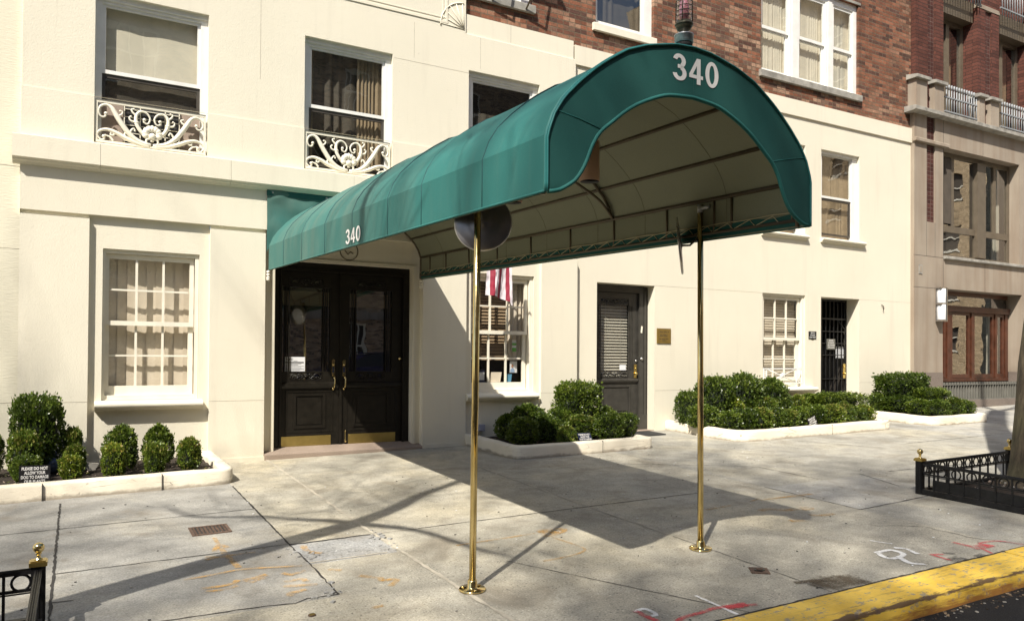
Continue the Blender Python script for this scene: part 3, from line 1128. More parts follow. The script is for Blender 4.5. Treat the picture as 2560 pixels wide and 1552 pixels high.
def curtain(par, x0, x1, z0, z1, y, mname, amp=.018, wave=.11, seed=0, nm='curtain'):
    rr = random.Random(seed)
    mb = M(mname)
    n = max(6, int((x1 - x0) / .012))
    vs = []
    ph = rr.uniform(0, 6)
    for i in range(n + 1):
        x = x0 + (x1 - x0) * i / n
        for k, z in enumerate((z0, (z0 + z1) / 2, z1)):
            a = amp * (1.0 + .5 * noise.noise((x * 5, k * .3, seed)))
            vs.append((x + .01 * noise.noise((x * 9, z, seed)) * (2 - k), y + a * sin(2 * pi * x / wave * (1 + .2 * noise.noise((x * 2, seed, 0))) + ph), z))
    mb.smooth = True
    mb.add(vs, [(i * 3 + k, (i + 1) * 3 + k, (i + 1) * 3 + k + 1, i * 3 + k + 1) for i in range(n) for k in (0, 1)])
    return mb.build(nm, par)


def vblind(par, x0, x1, z0, z1, y, n, seed=0):
    rr = random.Random(seed)
    mb = M('curtain_beige')
    w = (x1 - x0) / n
    for i in range(n):
        cx = x0 + w * (i + .5)
        a = R(rr.uniform(3, 9))
        dx, dy = w * .54 * cos(a), w * .54 * sin(a)
        pts = []
        for k in range(5):
            s = -1 + .5 * k
            pts.append((cx + dx * s, y + dy * s + .0025 * (1 - s * s)))
        vs = [(px, py, z) for z in (z0, z1) for px, py in pts]
        mb.smooth = True
        mb.add(vs, [(k, k + 1, k + 6, k + 5) for k in range(4)])
    return mb.build('vertical_blind', par)


def hblind(par, x0, x1, z0, z1, y, pitch=.042, mname='blind_white', tilt=35, cords=True):
    mb = M(mname)
    n = int((z1 - z0) / pitch)
    for i in range(n):
        z = z0 + pitch * (i + .5)
        a = R(tilt + 6 * noise.noise((i * .7, x0, 0)))
        w = pitch * .5
        mb.add([(x0, y - w * cos(a), z - w * sin(a)), (x1, y - w * cos(a), z - w * sin(a) + .002), (x1, y + w * cos(a), z + w * sin(a)), (x0, y + w * cos(a), z + w * sin(a))], ((0, 1, 2, 3),))
    if cords:
        for f in (.25, .75):
            x = x0 + (x1 - x0) * f
            mb.box(x - .002, x + .002, y - pitch * .52, y - pitch * .5, z0, z1)
    return mb.build('blind', par)


def six_over_six(x0, x1, z0, z1, gx0, gx1, zm, gt, gb, y, bottom=.12, cols=3, label=None):
    """two sliding sashes of cols x 2 panes each; y = plane of the wall the window stands in"""
    w = M('paint_cream')
    w.frame(x0, x1, z0, z1, y + .045, y + .15, gx0 - x0 - .062, x1 - gx1 - .062, .055, z1 - gt - .055)
    w.frame(x0 + .004, x1 - .004, z0 + .002, z1 - .003, y + .03, y + .05, (gx0 - x0) * .42, (x1 - gx1) * .42, .01, (z1 - gt) * .4)
    a, b = gx0 - .045, gx1 + .045
    w.frame(a, b, zm - .002, gt + .05, y + .068, y + .105, .045, .045, .052, .05)
    w.frame(a, b, z0 + .05, zm + .048, y + .107, y + .145, .052, .052, gb - z0 - .05, .048)
    for (c, d, yy) in ((zm + .05, gt, y + .072), (gb, zm, y + .111)):
        for i in range(1, cols):
            x = gx0 + (gx1 - gx0) * i / cols
            w.box(x - .0125, x + .0125, yy, yy + .028, c - .002, d + .002)
        zc = (c + d) / 2
        for i in range(cols):
            w.box(gx0 + (gx1 - gx0) * i / cols + .011, gx0 + (gx1 - gx0) * (i + 1) / cols - .011, yy + .002, yy + .027, zc - .010, zc + .010)
    o = w.build('window', house)
    if label:
        o['label'] = label
    pane(o, gx0 - .005, gx1 + .005, zm + .048, gt + .004, y + .092, 'old_glass')
    pane(o, gx0 - .005, gx1 + .005, gb - .004, zm + .002, y + .130, 'old_glass')
    return o


o = six_over_six(W1[0], W1[1], W1[2], W1[3], .305, 1.145, 1.578, 2.325, .893, .055, label='cream sash window with six panes over six and beige vertical blinds')
sill_bull(o, .172, 1.285, .640, .720, .055, .115)
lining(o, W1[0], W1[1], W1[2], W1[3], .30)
vblind(o, .20, 1.30, .74, 2.40, .262, 11, 3)

o = six_over_six(W2[0], W2[1], W2[2], W2[3], .0 + 4.862, 5.715, 1.578, 2.325, .883, .055, label='cream sash window beside the double doors with notices behind its panes')
sill_bull(o, 4.712, 5.875, .645, .722, .055, .115)
lining(o, W2[0], W2[1], W2[2], W2[3], .32, .7)
hblind(o, 4.84, 5.74, 1.20, 2.36, .30, .047, 'curtain_tan', 62)
curtain(o, 5.52, 5.80, 1.2, 2.36, .27, 'curtain_pale', .02, .12, 5)
# notices leaning behind the lower panes
mb = M('paper')
mb.box(5.52, 5.64, .205, .208, 1.02, 1.19)
mb.mat('shirt_print')
mb.prism([(5.525, 1.025), (5.60, 1.025), (5.595, 1.07), (5.575, 1.09), (5.545, 1.085), (5.527, 1.06)], .2025, .2045)
mb.mat('skin_print')
mb.prism([(5.562 + .018 * cos(R(a)), 1.118 + .028 * sin(R(a))) for a in range(0, 360, 30)], .202, .2042)
mb.build('poster', o)
mb = M('paper')
mb.box(5.555, 5.625, .2042, .2070, 1.33, 1.50)
mb.mat('green_paper')
mb.box(5.555, 5.625, .2028, .2042, 1.33, 1.385)
mb.box(5.555, 5.625, .2028, .2042, 1.42, 1.455)
mb.build('sticker', o)
mb = M('blue_paper')
mb.prism([(5.45, .885), (5.54, .885), (5.555, 1.0), (5.462, 1.0)], .206, .209)
mb.build('leaflet', o)
mb = M('curtain_beige')
mb.prism([(5.17, .885), (5.36, .885), (5.385, 1.03), (5.21, 1.03)], .206, .209)
mb.build('card', o)
mb = M('paper')
mb.box(5.0, 5.10, .206, .209, .885, 1.06)
mb.mat('sign_blue')
mb.box(5.0, 5.10, .204, .2055, .885, .915)
mb.box(5.0, 5.10, .204, .2055, 1.03, 1.06)
mb.build('booklet', o)

o = six_over_six(RWL[0], RWL[1], RWL[2], RWL[3], .0 + 10.70, 11.585, 1.59, 2.325, .915, .08, label='cream sash window with white blinds above the long bushy planter')
sill_bull(o, 10.45, 11.90, .652, .735, .08, .15)
lining(o, RWL[0], RWL[1], RWL[2], RWL[3], .36)
hblind(o, 10.62, 11.68, .76, 2.40, .30, .047, 'blind_white', 74, False)
# low iron balustrade with crossed bars and leaf ends
mb = M('paint_white')
ya = .055
for z in (1.075, .815):
    mb.box(10.594, 11.60, ya - .01, ya + .01, z - .011, z + .011)
for x in (10.60, 10.672, 11.445, 11.592):
    mb.box(x - .009, x + .009, ya - .008, ya + .008, .74, 1.075)
mb.tube([(10.672, ya, 1.07), (11.445, ya, .82)], .009, 6)
mb.tube([(10.672, ya, .82), (11.445, ya, 1.07)], .009, 6)
mb.ball((11.058, ya - .012, .945), .042, 12, (1, .4, 1))
for k in range(8):
    a = 2 * pi * k / 8
    mb.ball((11.058 + .04 * cos(a), ya - .014, .945 + .04 * sin(a)), .016, 8, (1, .5, 1))
for k in range(6):
    z = .85 + .036 * k
    mb.ball((11.495, ya, z), .020, 8, (1, .35, .6))
    mb.ball((11.54, ya, z + .018), .020, 8, (1, .35, .6))
    mb.ball((10.636, ya, z), .020, 8, (1, .35, .6))
mb.tube([(11.52, ya, .82), (11.515, ya, 1.06)], .006, 6)
mb.build('balustrade', o)


# ---- upper double hung windows behind ornamental iron guards
def scroll_guard(x0, x1, z0, z1, y, par):
    mb = M('paint_cream')
    mb.box(x0, x1, y - .012, y + .012, z1 - .030, z1)
    mb.box(x0, x1, y - .012, y + .012, z0, z0 + .026)
    mb.box(x0, x0 + .022, y - .011, y + .011, z0 + .026, z1 - .03)
    mb.box(x1 - .022, x1, y - .011, y + .011, z0 + .026, z1 - .03)
    cx, hw = (x0 + x1) / 2, (x1 - x0) / 2 - .01
    zt, hh = z1 - .02, (z1 - z0 - .03)

    def P(u, v, s):
        return (cx + s * u * hw, y, zt - v * hh)
    curves = [
        ([(-.02, .95), (-.25, .88), (-.42, .72), (-.55, .50), (-.64, .32), (-.73, .13), (-.83, .06), (-.93, .12), (-.965, .26), (-.92, .37), (-.85, .36), (-.835, .28)], [.024, .030, .033, .034, .033, .026, .018, .015, .014, .012, .012, .015]),
        ([(-.05, .98), (-.28, .93), (-.48, .84), (-.66, .73), (-.82, .68), (-.95, .74), (-.985, .85), (-.92, .95), (-.86, .92), (-.87, .86)], [.022, .028, .029, .026, .020, .015, .013, .012, .012, .014]),
        ([(-.10, .76), (-.22, .60), (-.29, .42), (-.29, .22), (-.21, .11), (-.10, .14), (-.04, .27), (-.08, .40), (-.15, .38), (-.145, .31)], [.021, .025, .026, .021, .016, .013, .012, .011, .012, .015]),
    ]
    sprigs = [[(-.42, .72), (-.37, .60), (-.33, .57), (-.315, .62)], [(-.64, .32), (-.56, .26), (-.54, .19), (-.58, .17)], [(-.29, .40), (-.39, .38), (-.42, .30), (-.39, .27)],
              [(-.48, .84), (-.50, .74), (-.46, .70), (-.43, .73)], [(-.66, .73), (-.70, .80), (-.75, .80), (-.74, .75)], [(-.29, .24), (-.36, .16), (-.38, .09), (-.34, .07)], [(-.70, .95), (-.76, .86), (-.84, .83)]]
    for s in (-1, 1):
        for pts, rs in curves:
            path = bez([P(u, v, s) for u, v in pts], 5)
            n = len(path)
            rr = [rs[min(int(i / (n - 1) * (len(rs) - 1)), len(rs) - 2)] + (rs[min(int(i / (n - 1) * (len(rs) - 1)) + 1, len(rs) - 1)] - rs[min(int(i / (n - 1) * (len(rs) - 1)), len(rs) - 2)]) * ((i / (n - 1) * (len(rs) - 1)) % 1) for i in range(n)]
            mb.tube(path, [q_ * .88 for q_ in rr], 7)
            e = path[-1]
            mb.ball(tuple(e), .020, 8)
        for pts in sprigs:
            path = bez([P(u, v, s) for u, v in pts], 4)
            n = len(path)
            mb.tube(path, [.013 - .006 * i / n for i in range(n)], 6)
            mb.ball(tuple(path[-1]), .013, 6)
        for u, v in ((-.42, .72), (-.60, .40), (-.29, .40), (-.48, .84)):
            mb.ball(P(u, v, s), .033, 8, (1, .8, .55))
    # shell in the middle
    for k in range(9):
        a = R(-20 + 220 * k / 8)
        c = P(0, .66, 1)
        mb.ball((c[0] + .072 * cos(a), y - .012, c[2] + .062 * sin(a)), .040, 8, (.75 + .25 * abs(cos(a)), .5, .75 + .3 * abs(sin(a))))
    c = P(0, .72, 1)
    mb.ball((c[0], y - .02, c[2]), .040, 10, (1, .6, 1))
    for s in (-1, 1):
        q = P(.05, .86, s)
        mb.tube([(q[0] + .035 * s * cos(R(a)), y - .01, q[2] + .035 * sin(R(a))) for a in range(-90, 200, 30)], .013, 6)
    return mb.build('window_guard', par)


def double_hung(x0, x1, z0, z1, gx0, gx1, zm, gt, gb, y, mname='paint_white', low='dark_sash', drop=0):
    w = M(mname)
    w.frame(x0, x1, z0, z1, y + .065, y + .15, gx0 - x0 - .036, x1 - gx1 - .036, .03, z1 - gt - .035)
    w.box(x0, x1, y + .045, y + .066, z1 - .055, z1)
    w.frame(gx0 - .036, gx1 + .036, zm - .022, gt + .036, y + .085, y + .115, .034, .034, .042, .034)
    o = w.build('window', house)
    s = M(low)
    s.frame(gx0 - .034, gx1 + .034, gb, zm - .020, y + .10, y + .13, .034, .034, .034, .045)
    s.build('lower_sash', o)
    pane(o, gx0 - .003, gx1 + .003, zm + .018, gt + .003, y + .100)
    pane(o, gx0 - .002, gx1 + .002, gb + .032, zm - .06, y + .118)
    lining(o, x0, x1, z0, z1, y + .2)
    return o


labs = ['double hung window with a drawn beige shade and an air conditioner behind its guard', 'double hung window with a tan side curtain behind its white iron guard', 'double hung window half hidden by the ridge of the green canopy']
for i, (a, b, c, e, d) in enumerate(UW):
    gx0, gx1 = a + .108, b - .115
    o = double_hung(a, b, c, e, gx0, gx1, 4.41, 5.128, 4.095 if i == 0 else 3.66, .014)
    o['label'] = labs[i]
    scroll_guard(a + .012, b - .022, 3.592, 4.064, .030, o)
    if i == 0:
        curtain(o, a, b, 4.42, 5.2, .19, 'curtain_beige', .004, .5, 2, 'roller_blind')
        curtain(o, a, b, 4.0, 4.42, .20, 'curtain_dark', .004, .5, 2, 'lower_shade')
        for p_, q_ in ((a + .02, a + .29), (b - .29, b - .02)):
            mb = M('filler_brown')
            mb.box(p_, q_, .115, .14, 3.60, 4.09)
            mb.build('filler_panel', o)
    elif i == 1:
        curtain(o, a, b + .1, 4.0, 5.25, .26, 'curtain_dark', .02, .2, 8)
        curtain(o, b - .42, b, 3.6, 5.2, .215, 'curtain_tan', .016, .08, 4)
        curtain(o, a, a + .16, 3.6, 5.2, .215, 'curtain_tan', .012, .07, 5)
    else:
        curtain(o, a + .18, b - .3, 3.6, 4.75, .24, 'curtain_dark', .02, .12, 4)
        curtain(o, a + .62, a + .85, 3.6, 4.6, .22, 'curtain_beige', .012, .07, 6)

ac = thing('air_conditioner', 'dark finned air conditioner sitting behind the leftmost white iron window guard', 'air conditioner', (.725, .1, 3.61))
mb = M('ac_dark')
mb.box(.43, 1.02, .10, .35, 3.615, 4.07)
mb.build('case', ac)
mb = M('fins')
mb.box(.445, 1.005, .092, .1, 3.63, 4.055)
mb.build('fins', ac)
mb = M('paint_cream')
for k in range(5):
    z = 3.66 + .09 * k
    mb.box(.44, 1.01, .080, .088, z - .004, z + .004)
for x in (.437, .60, .86, 1.009):
    mb.box(x - .006, x + .006, .080, .0895, 3.62, 4.06)
mb.build('guard_bars', ac)

for i, (a, b, c, e, d) in enumerate((RW1, RW2)):
    o = double_hung(a, b, c, e, a + .125, b - .175, 4.335, 5.115, 3.615, .08)
    o['label'] = ['double hung window mostly hidden behind the right side of the canopy', 'double hung window with dark shade above the barred service gate'][i]
    sill_bull(o, a - .02 if i else a - .05, b + .13 if i else b + .04, 3.462, 3.532, .08, .075)
    curtain(o, a, b, 3.55, 4.34, .30, 'curtain_tan', .005, .5, 3, 'lower_shade')
    curtain(o, a, b, 4.34, 5.2, .31, 'curtain_tan', .012, .16, 7)

# windows in the brick
for i, (a, b, c, e, d) in enumerate((BW0, BW1)):
    o = double_hung(a, b, c, e, a + .10, b - .19, 7.35, 8.0, 6.50, .10, low='paint_white')
    o['label'] = ['window above the stucco parapet, cut off by the top of the photo', 'white framed window in the brick wall just left of the warning lamp'][i]
    sill_stone(o, a - (.14 if i == 0 else .065), b + .03 if i == 0 else b + .02, 6.308, 6.424, .10, .05, 'stone_cap' if i == 0 else 'paint_cream')
    curtain(o, a, b, 6.4, 8.1, .36, 'curtain_dark', .01, .3, 3)
mb = M('tube_bronze')
for x in (5.10, 5.66):
    mb.tube([(x, .04, 6.33), (x + .06, -.16, 6.62), (x + .1, -.2, 7.2)], .014, 6)
mb.box(4.9, 5.95, -.26, -.2, 7.16, 7.2)
solo(mb, 'air_conditioner_bracket', 'rusty iron bracket braced on the stone sill above the stucco parapet', 'bracket')

w = M('paint_white')
a, b, c, e = BW2[:4]
w.frame(a, b, c, e, .15, .25, .05, .10, .04, .12)
MUL = [(11.344, 11.60), (12.333, 12.55)]
for x0, x1 in MUL:
    w.box(x0, x1, .145, .25, c + .04, e - .12)
    w.box(x0 + .05, x1 - .05, .13, .146, c + .02, e - .1)
bays = [(10.61, 11.344), (11.60, 12.333), (12.55, 13.135)]
for x0, x1 in bays:
    w.frame(x0, x1, 7.20, e - .12, .17, .20, .045, .045, .055, .05)
    w.frame(x0, x1, c + .04, 7.22, .203, .235, .045, .05, .06, .045)
o = w.build('window', house)
o['label'] = 'three part window with pale curtains in the brick wall right of the canopy'
for k, (x0, x1) in enumerate(bays):
    pane(o, x0 + .04, x1 - .04, 7.25, e - .16, .185)
    pane(o, x0 + .04, x1 - .045, c + .1, 7.19, .22)
    curtain(o, x0 - .05, x1 + .05, c, e, .30, 'curtain_pale', .007, .10, 11 + k)
lining(o, a, b, c, e, .36)
for x0, x1 in ((10.50, 11.30), (11.305, 12.49), (12.495, 13.285)):
    sill_stone(o, x0, x1, 6.275, 6.393, .10, .055, 'stone_cap')


# ---- ornamental scroll panel in a rectangle
def scrollwork(par, x0, x1, z0, z1, y, mname, r=.0075):
    mb = M(mname)
    mb.frame(x0, x1, z0, z1, y - .004, y + .012, .010)
    cx, hw, cz, hh = (x0 + x1) / 2, (x1 - x0) / 2 - .012, (z0 + z1) / 2, (z1 - z0) / 2 - .010
    for s in (-1, 1):
        for pts in ([(-.93, .1), (-.98, -.5), (-.80, -.85), (-.64, -.45), (-.74, -.1), (-.82, -.35)],
                    [(-.93, .1), (-.80, .85), (-.60, .75), (-.40, -.3), (-.22, -.85), (-.08, -.4), (-.16, .0), (-.24, -.3)],
                    [(-.52, .35), (-.36, .9), (-.2, .6), (-.26, .2), (-.36, .4)], [(-.46, -.1), (-.58, -.8), (-.40, -.95)]):
            path = bez([(cx + s * u * hw, y, cz + v * hh) for u, v in pts], 4)
            n = len(path)
            mb.tube(path, [r * (1.35 - .6 * i / n) for i in range(n)], 6)
            mb.ball(tuple(path[-1]), r * 1.5, 6)
    mb.ball((cx, y - .004, cz), r * 2.4, 8)
    for k in range(5):
        a = R(20 + 35 * k)
        mb.ball((cx + .3 * hh * 1.6 * cos(a), y - .003, cz + .62 * hh * sin(a)), r * 1.6, 6)
    return mb.build('scrollwork', par)


# ---- double doors
mb = M('door_dark')
mb.frame(2.125, 3.945, .06, 2.437, .215, .30, .09, .085, .001, .095)
mb.box(3.845, 3.87, .19, .216, .09, 2.35)
mb.box(2.21, 2.235, .19, .216, .09, 2.35)
mb.box(2.21, 3.87, .186, .214, 2.325, 2.352)
fr = mb.build('door_frame', house)
mb = M('brass')
mb.ball((3.812, .206, 1.22), .016, 10)
mb.lathe([(.022, 0), (.022, .006), (.012, .012)], (3.812, .215, 1.22), 12, (0, -1, 0))
mb.build('bell_push', fr)
for k, (L0, L1, g0, g1) in enumerate(((2.222, 2.994, 2.250, 2.858), (3.000, 3.856, 3.120, 3.706))):
    mb = M('door_dark')
    gb_, gt_ = .928, 2.238
    mb.box(L0, g0, .245, .295, .082, 2.338)
    mb.box(g1, L1, .245, .295, .082, 2.338)
    mb.box(g0, g1, .2455, .295, gt_, 2.338)
    mb.box(g0, g1, .2455, .295, .082, gb_)
    s0, s1 = g0 + .086, g1 - .088
    for a, b, c, e in ((g0, s0, 2.125, gt_), (s1, g1, 2.125, gt_), (g0, s0, gb_, 1.045), (s1, g1, gb_, 1.045), (s0, s1, 2.118, 2.134), (s0, s1, 1.034, 1.048)):
        mb.box(a, b, .247, .29, c, e)
    for a, b in ((g0 + .028, g0 + .036), (g0 + .050, g0 + .058), (s0 - .010, s0 + .006), (s1 - .006, s1 + .010), (g1 - .060, g1 - .052), (g1 - .036, g1 - .028)):
        mb.box(a, b, .249, .262, 1.045, 2.125)
    # bolection rail and raised lower panel
    mb.molding([(.246, .91), (.222, .895), (.216, .865), (.226, .835), (.246, .825)], L0 + .02, L1 - .02)
    pa, pb = L0 + .175, L1 - .19
    mb.frame(pa, pb, .325, .765, .232, .246, .028)
    mb.frame(pa - .10, pb + .10, .27, .80, .238, .246, .018)
    mb.box(pa + .05, pb - .05, .238, .246, .375, .715)
    if k == 1:
        mb.box(2.985, 3.018, .226, .246, .085, 2.336)
    d = mb.build('door', house)
    pane(d, g0, g1, gb_, gt_, .280, 'door_glass')
    scrollwork(d, s0 + .004, s1 - .004, 2.137, 2.235, .255, 'door_dark')
    scrollwork(d, s0 + .004, s1 - .004, .932, 1.033, .255, 'door_dark')
    mb = M('brass_plate')
    a, b = (2.238, 2.878) if k == 0 else (3.110, 3.764)
    mb.box(a, b, .240, .2445, .100, .226)
    for x in (a + .02, (a + b) / 2, b - .02):
        for z in (.115, .213):
            mb.ball((x, .240, z), .005, 6)
    mb.build('kick_plate', d)
    mb = M('brass')
    hx = 2.903 if k == 0 else 3.045
    pl = [(hx - .021, .985), (hx + .021, .985)] + [(hx + .021 * cos(R(a)), 1.185 + .021 * sin(R(a))) for a in range(0, 181, 20)]
    mb.prism(pl, .232, .2445)
    mb.mat('sign_blue')
    mb.box(hx - .012, hx + .012, .2295, .232, 1.035, 1.105)
    mb.mat('brass')
    mb.lathe([(.016, 0), (.016, .008), (.009, .014)], (hx, .232, 1.135), 12, (0, -1, 0))
    mb.tube(bez([(hx, .234, .995), (hx + .008, .195, .965), (hx + .005, .178, .90), (hx, .185, .845), (hx, .226, .825)], 5), .0095, 8)
    mb.ball((hx, .235, .822), .020, 10)
    mb.ball((hx + .002, .205, .965), .013, 8)
    mb.build('handle', d)
    if k == 0:
        mb = M('paper')
        mb.box(2.284, 2.545, .274, .2765, 1.040, 1.232)
        mb.prism([(2.33, .985), (2.52, .985), (2.54, 1.04), (2.31, 1.04)], .274, .2765)
        mb.mat('ink')
        text_into(mb, 'NYC', (2.306, .2738, 1.184), (1, 0, 0), (0, 0, 1), .088, .030, .0012, .04)
        mb.box(2.296, 2.53, .2722, .2738, 1.155, 1.169)
        for z, a, b in ((1.142, 2.32, 2.50), (1.128, 2.30, 2.46), (1.112, 2.30, 2.53), (1.095, 2.30, 2.50), (1.078, 2.30, 2.53), (1.060, 2.32, 2.48), (1.178, 2.40, 2.45)):
            mb.box(a, b, .2726, .2738, z, z + .0035)
        mb.mat('ink')
        mb.build('notice', d)
    else:
        mb = M('brass')
        mb.box(3.062, 3.078, .236, .2445, .125, .27)
        mb.ball((3.070, .232, .27), .012, 8)
        mb.ball((3.070, .228, .135), .017, 8)
        mb.build('door_stop', d)
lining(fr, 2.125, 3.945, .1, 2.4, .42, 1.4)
mb = M('mahogany')
mb.box(2.35, 2.75, .95, 1.25, .0, 1.28)
mb.mat('curtain_tan')
mb.box(2.1, 4.0, 1.2, 1.22, 1.95, 2.15)
mb.build('lobby_desk', fr)
mb = M('granite')
mb.molding([(.30, .102), (.20, .096), (-.010, .050), (-.020, .042), (-.022, .030), (-.022, -.2), (.3, -.2)], 1.99, 4.05)
mb.build('doorstep', house)

# ---- office door in the right wing
mb = M('door_grey')
mb.box(8.165 - .035, 8.20, .25, .36, .06, 2.40)
mb.box(7.965, 8.131, .262, .36, .08, 2.40)
mb.box(8.06, 8.10, .248, .262, .10, 2.33)
mb.box(6.99, 7.08, .262, .36, .08, 2.40)
mb.box(7.08, 7.965, .262, .36, 2.30, 2.416)
mb.box(7.955, 8.133, .246, .264, .08, .33)
fr2 = mb.build('door_frame', house)
mb = M('door_grey')
g0, g1 = 7.222, 7.782
mb.box(7.085, g0 - .085, .30, .345, .09, 2.296)
mb.box(g1 + .085, 7.960, .30, .345, .09, 2.296)
mb.box(g0 - .085, g1 + .085, .301, .345, 2.20, 2.296)
mb.box(g0 - .085, g1 + .085, .301, .345, .09, .925)
for a, b, c, e in ((g0 - .085, g0, 2.09, 2.20), (g1, g1 + .085, 2.09, 2.20), (g0 - .085, g0, .925, 1.045), (g1, g1 + .085, .925, 1.045)):
    mb.box(a, b, .302, .34, c, e)
for a in (g0 - .075, g0 - .045, g0 - .012, g1 - .004, g1 + .028, g1 + .060):
    mb.box(a, a + .016, .304, .318, 1.045, 2.09)
mb.molding([(.301, .915), (.272, .905), (.268, .885), (.278, .86), (.301, .845)], 7.09, 7.955)
mb.frame(7.235, 7.815, .345, .81, .288, .302, .03)
mb.box(7.29, 7.76, .292, .302, .40, .755)
d = mb.build('door', house)
d['label'] = 'charcoal office door with a blind behind its glass'
pane(d, g0 - .08, g1 + .08, .93, 2.2, .330, 'door_glass')
scrollwork(d, g0, g1, 2.10, 2.196, .312, 'door_grey', .0085)
scrollwork(d, g0, g1, .930, 1.025, .312, 'door_grey', .0085)
hblind(d, g0 - .02, g1 + .02, .95, 2.12, .375, .0475, 'curtain_pale', 58)
lining(fr2, 7.0, 8.1, .1, 2.4, .45, .5)
mb = M('brass_plate')
mb.box(7.885, 7.945, .291, .2995, .925, 1.145)
mb.ball((7.915, .275, .995), .027, 12, (1, .8, 1))
mb.ball((7.915, .288, 1.08), .015, 8)
mb.build('handle', d)
mb = M('steel')
mb.lathe([(.022, 0), (.022, .01), (.012, .018)], (7.93, .30, 1.20), 14, (0, -1, 0))
mb.build('lock', d)
mb = M('steel')
mb.lathe([(.028, 0), (.026, .015), (.012, .03)], (8.01, .262, 1.235), 14, (0, -1, 0))
mb.build('bell_push', fr2)
mb = M('paint_cream')
mb.obox((8.01, .255, 1.71), (.010, 0, -.004), (0, .008, 0), (.006, 0, .055))
mb.build('mezuzah', fr2)
mb = M('paper')
mb.box(7.62, 7.745, .326, .3285, 1.05, 1.135)
mb.build('sticker', d)
mb = M('granite')
mb.box(6.99, 8.125, .07, .4, -.2, .088)
mb.build('doorstep', house)

# ---- barred service gate
mb = M('iron_black')
y = .36
mb.frame(12.145, 13.25, .12, 2.41, y, y + .03, .03)
mb.box(12.175, 13.22, y - .004, y + .032, 2.02, 2.05)
n = 9
for k in range(1, n):
    x = 12.175 + (13.22 - 12.175) * k / n
    mb.box(x - .007, x + .007, y + .002, y + .018, .15, 2.38)
for z in (1.79, 1.56, 1.33, .87, .62, .40, .2):
    mb.box(12.175, 13.22, y - .008, y + .012, z - .008, z + .008)
mb.tube([(13.0, y, 2.0), (13.2, y, 1.82)], .012, 6)
g = mb.build('service_gate', house)
# expanded metal mesh on the lower part
mb = M('iron_black')
z0, z1, s = .15, 1.56, .045
for k in range(int((13.22 - 12.175 + (z1 - z0)) / s)):
    for sg in (0, 1):
        xa = 12.175 + k * s - (z1 - z0)
        p0 = Vector((xa, y + .02, z0)) if sg == 0 else Vector((xa, y + .021, z1))
        d_ = Vector((1, 0, 1)) if sg == 0 else Vector((1, 0, -1))
        t0 = max(0, 12.175 - xa)
        t1 = min(z1 - z0, 13.22 - xa)
        if t1 > t0:
            a, b = p0 + d_ * t0, p0 + d_ * t1
            w_ = Vector((0.0016, 0, -d_.z * 0.0016))
            mb.quad(a - w_, b - w_, b + w_, a + w_)
mb.build('mesh', g)
mb = M('brass_plate')
mb.box(13.13, 13.2, y - .012, y - .004, .88, 1.16)
mb.ball((13.165, y - .03, .97), .027, 10)
mb.ball((13.155, y - .02, 1.1), .020, 10)
mb.build('lock', g)
mb = M('grey_metal')
mb.box(12.64, 12.88, y - .022, y - .010, 1.44, 1.645)
mb.mat('white_letter')
for i, s_ in enumerate(('SERVICE', 'ENTRANCE', 'SEE DOORMAN', 'FOR ACCESS')):
    wd = (.13, .16, .20, .18)[i]
    text_into(mb, s_, (12.76 - wd / 2, y - .022, 1.60 - .045 * i), (1, 0, 0), (0, 0, 1), wd, .028, .0015, .02)
mb.build('notice', g)
mb = M('paper')
mb.box(12.985, 13.22, y + .045, y + .048, 1.27, 1.50)
mb.build('paper_sheet', g)
lining(g, 12.14, 13.25, .1, 2.4, .46, 1.5)

# ------------------------------------------------------------------ house on the left (same plaster, scratched)
left_b = thing('plastered_house', 'cream plastered house wall with diagonal trowel marks at the left edge', 'building', (-3, .07, 0))
mb = M('stucco_old')
mb.wall(.07, -9, -.535, -.6, 9.5)
mb.build('plaster_wall', left_b)
mb = M('joint_light')
mb.box(-9, -.54, .068, .08, 3.235, 3.239)
mb.box(-9, -.54, .068, .08, 2.36, 2.363)
mb.box(-9, -.54, .068, .08, .730, .734)
mb.build('plaster_joint', left_b)

# ------------------------------------------------------------------ limestone and brick house on the right
nb_ = thing('limestone_house', 'house with tan limestone base, red brick piers and grey railings at the right edge', 'building', (14.87, 0, 0))
X2 = 27.0
mb = M('limestone')
SHOP = (15.86, 18.93, .78, 2.755, .35)
WLOW = (15.868, 18.82, 3.44, 5.745, .25)
STRIP1 = (15.290, 15.580, 4.115, 5.74, .05)
STRIP2 = (15.290, 15.580, 5.83, 6.40, .05)
mb.wall(0, 14.87, X2, .99, 6.32, [SHOP, WLOW, STRIP1, STRIP2])
mb.quad((14.87, 0, -.5), (14.87, 0, 6.4), (14.87, .6, 6.4), (14.87, .6, -.5))
mb.build('limestone_wall', nb_)
mb = M('granite_base')
mb.wall(-.004, 14.868, X2, -.5, .99, [(15.86, 18.93, .39, 1.2, .3)])
mb.build('granite_base', nb_)
mb = M('tile_next')
mb.box(15.29, 15.58, .03, .06, 4.115, 5.74)
mb.build('tile_strip', nb_)
mb = M('tile_next')
mb.box(15.29, 15.58, .03, .06, 5.83, 6.40)
mb.build('tile_strip', nb_)
mb = M('joint_dark')
for a in (15.866,):
    mb.box(a, a + .008, -.002, .02, 2.0, 6.3)
mb.box(15.286, 15.290, -.002, .02, 3.40, 4.11)
mb.box(15.580, 15.584, -.002, .02, 3.40, 4.11)
mb.box(14.87, 15.866, -.002, .02, 3.398, 3.404)
mb.box(14.87, 15.866, -.002, .02, 2.742, 2.748)
mb.box(17.42, 17.426, -.002, .02, 2.76, 3.38)
mb.box(17.34, 17.346, -.002, .02, 5.74, 6.3)
mb.build('stone_joint', nb_)
mb = M('limestone')
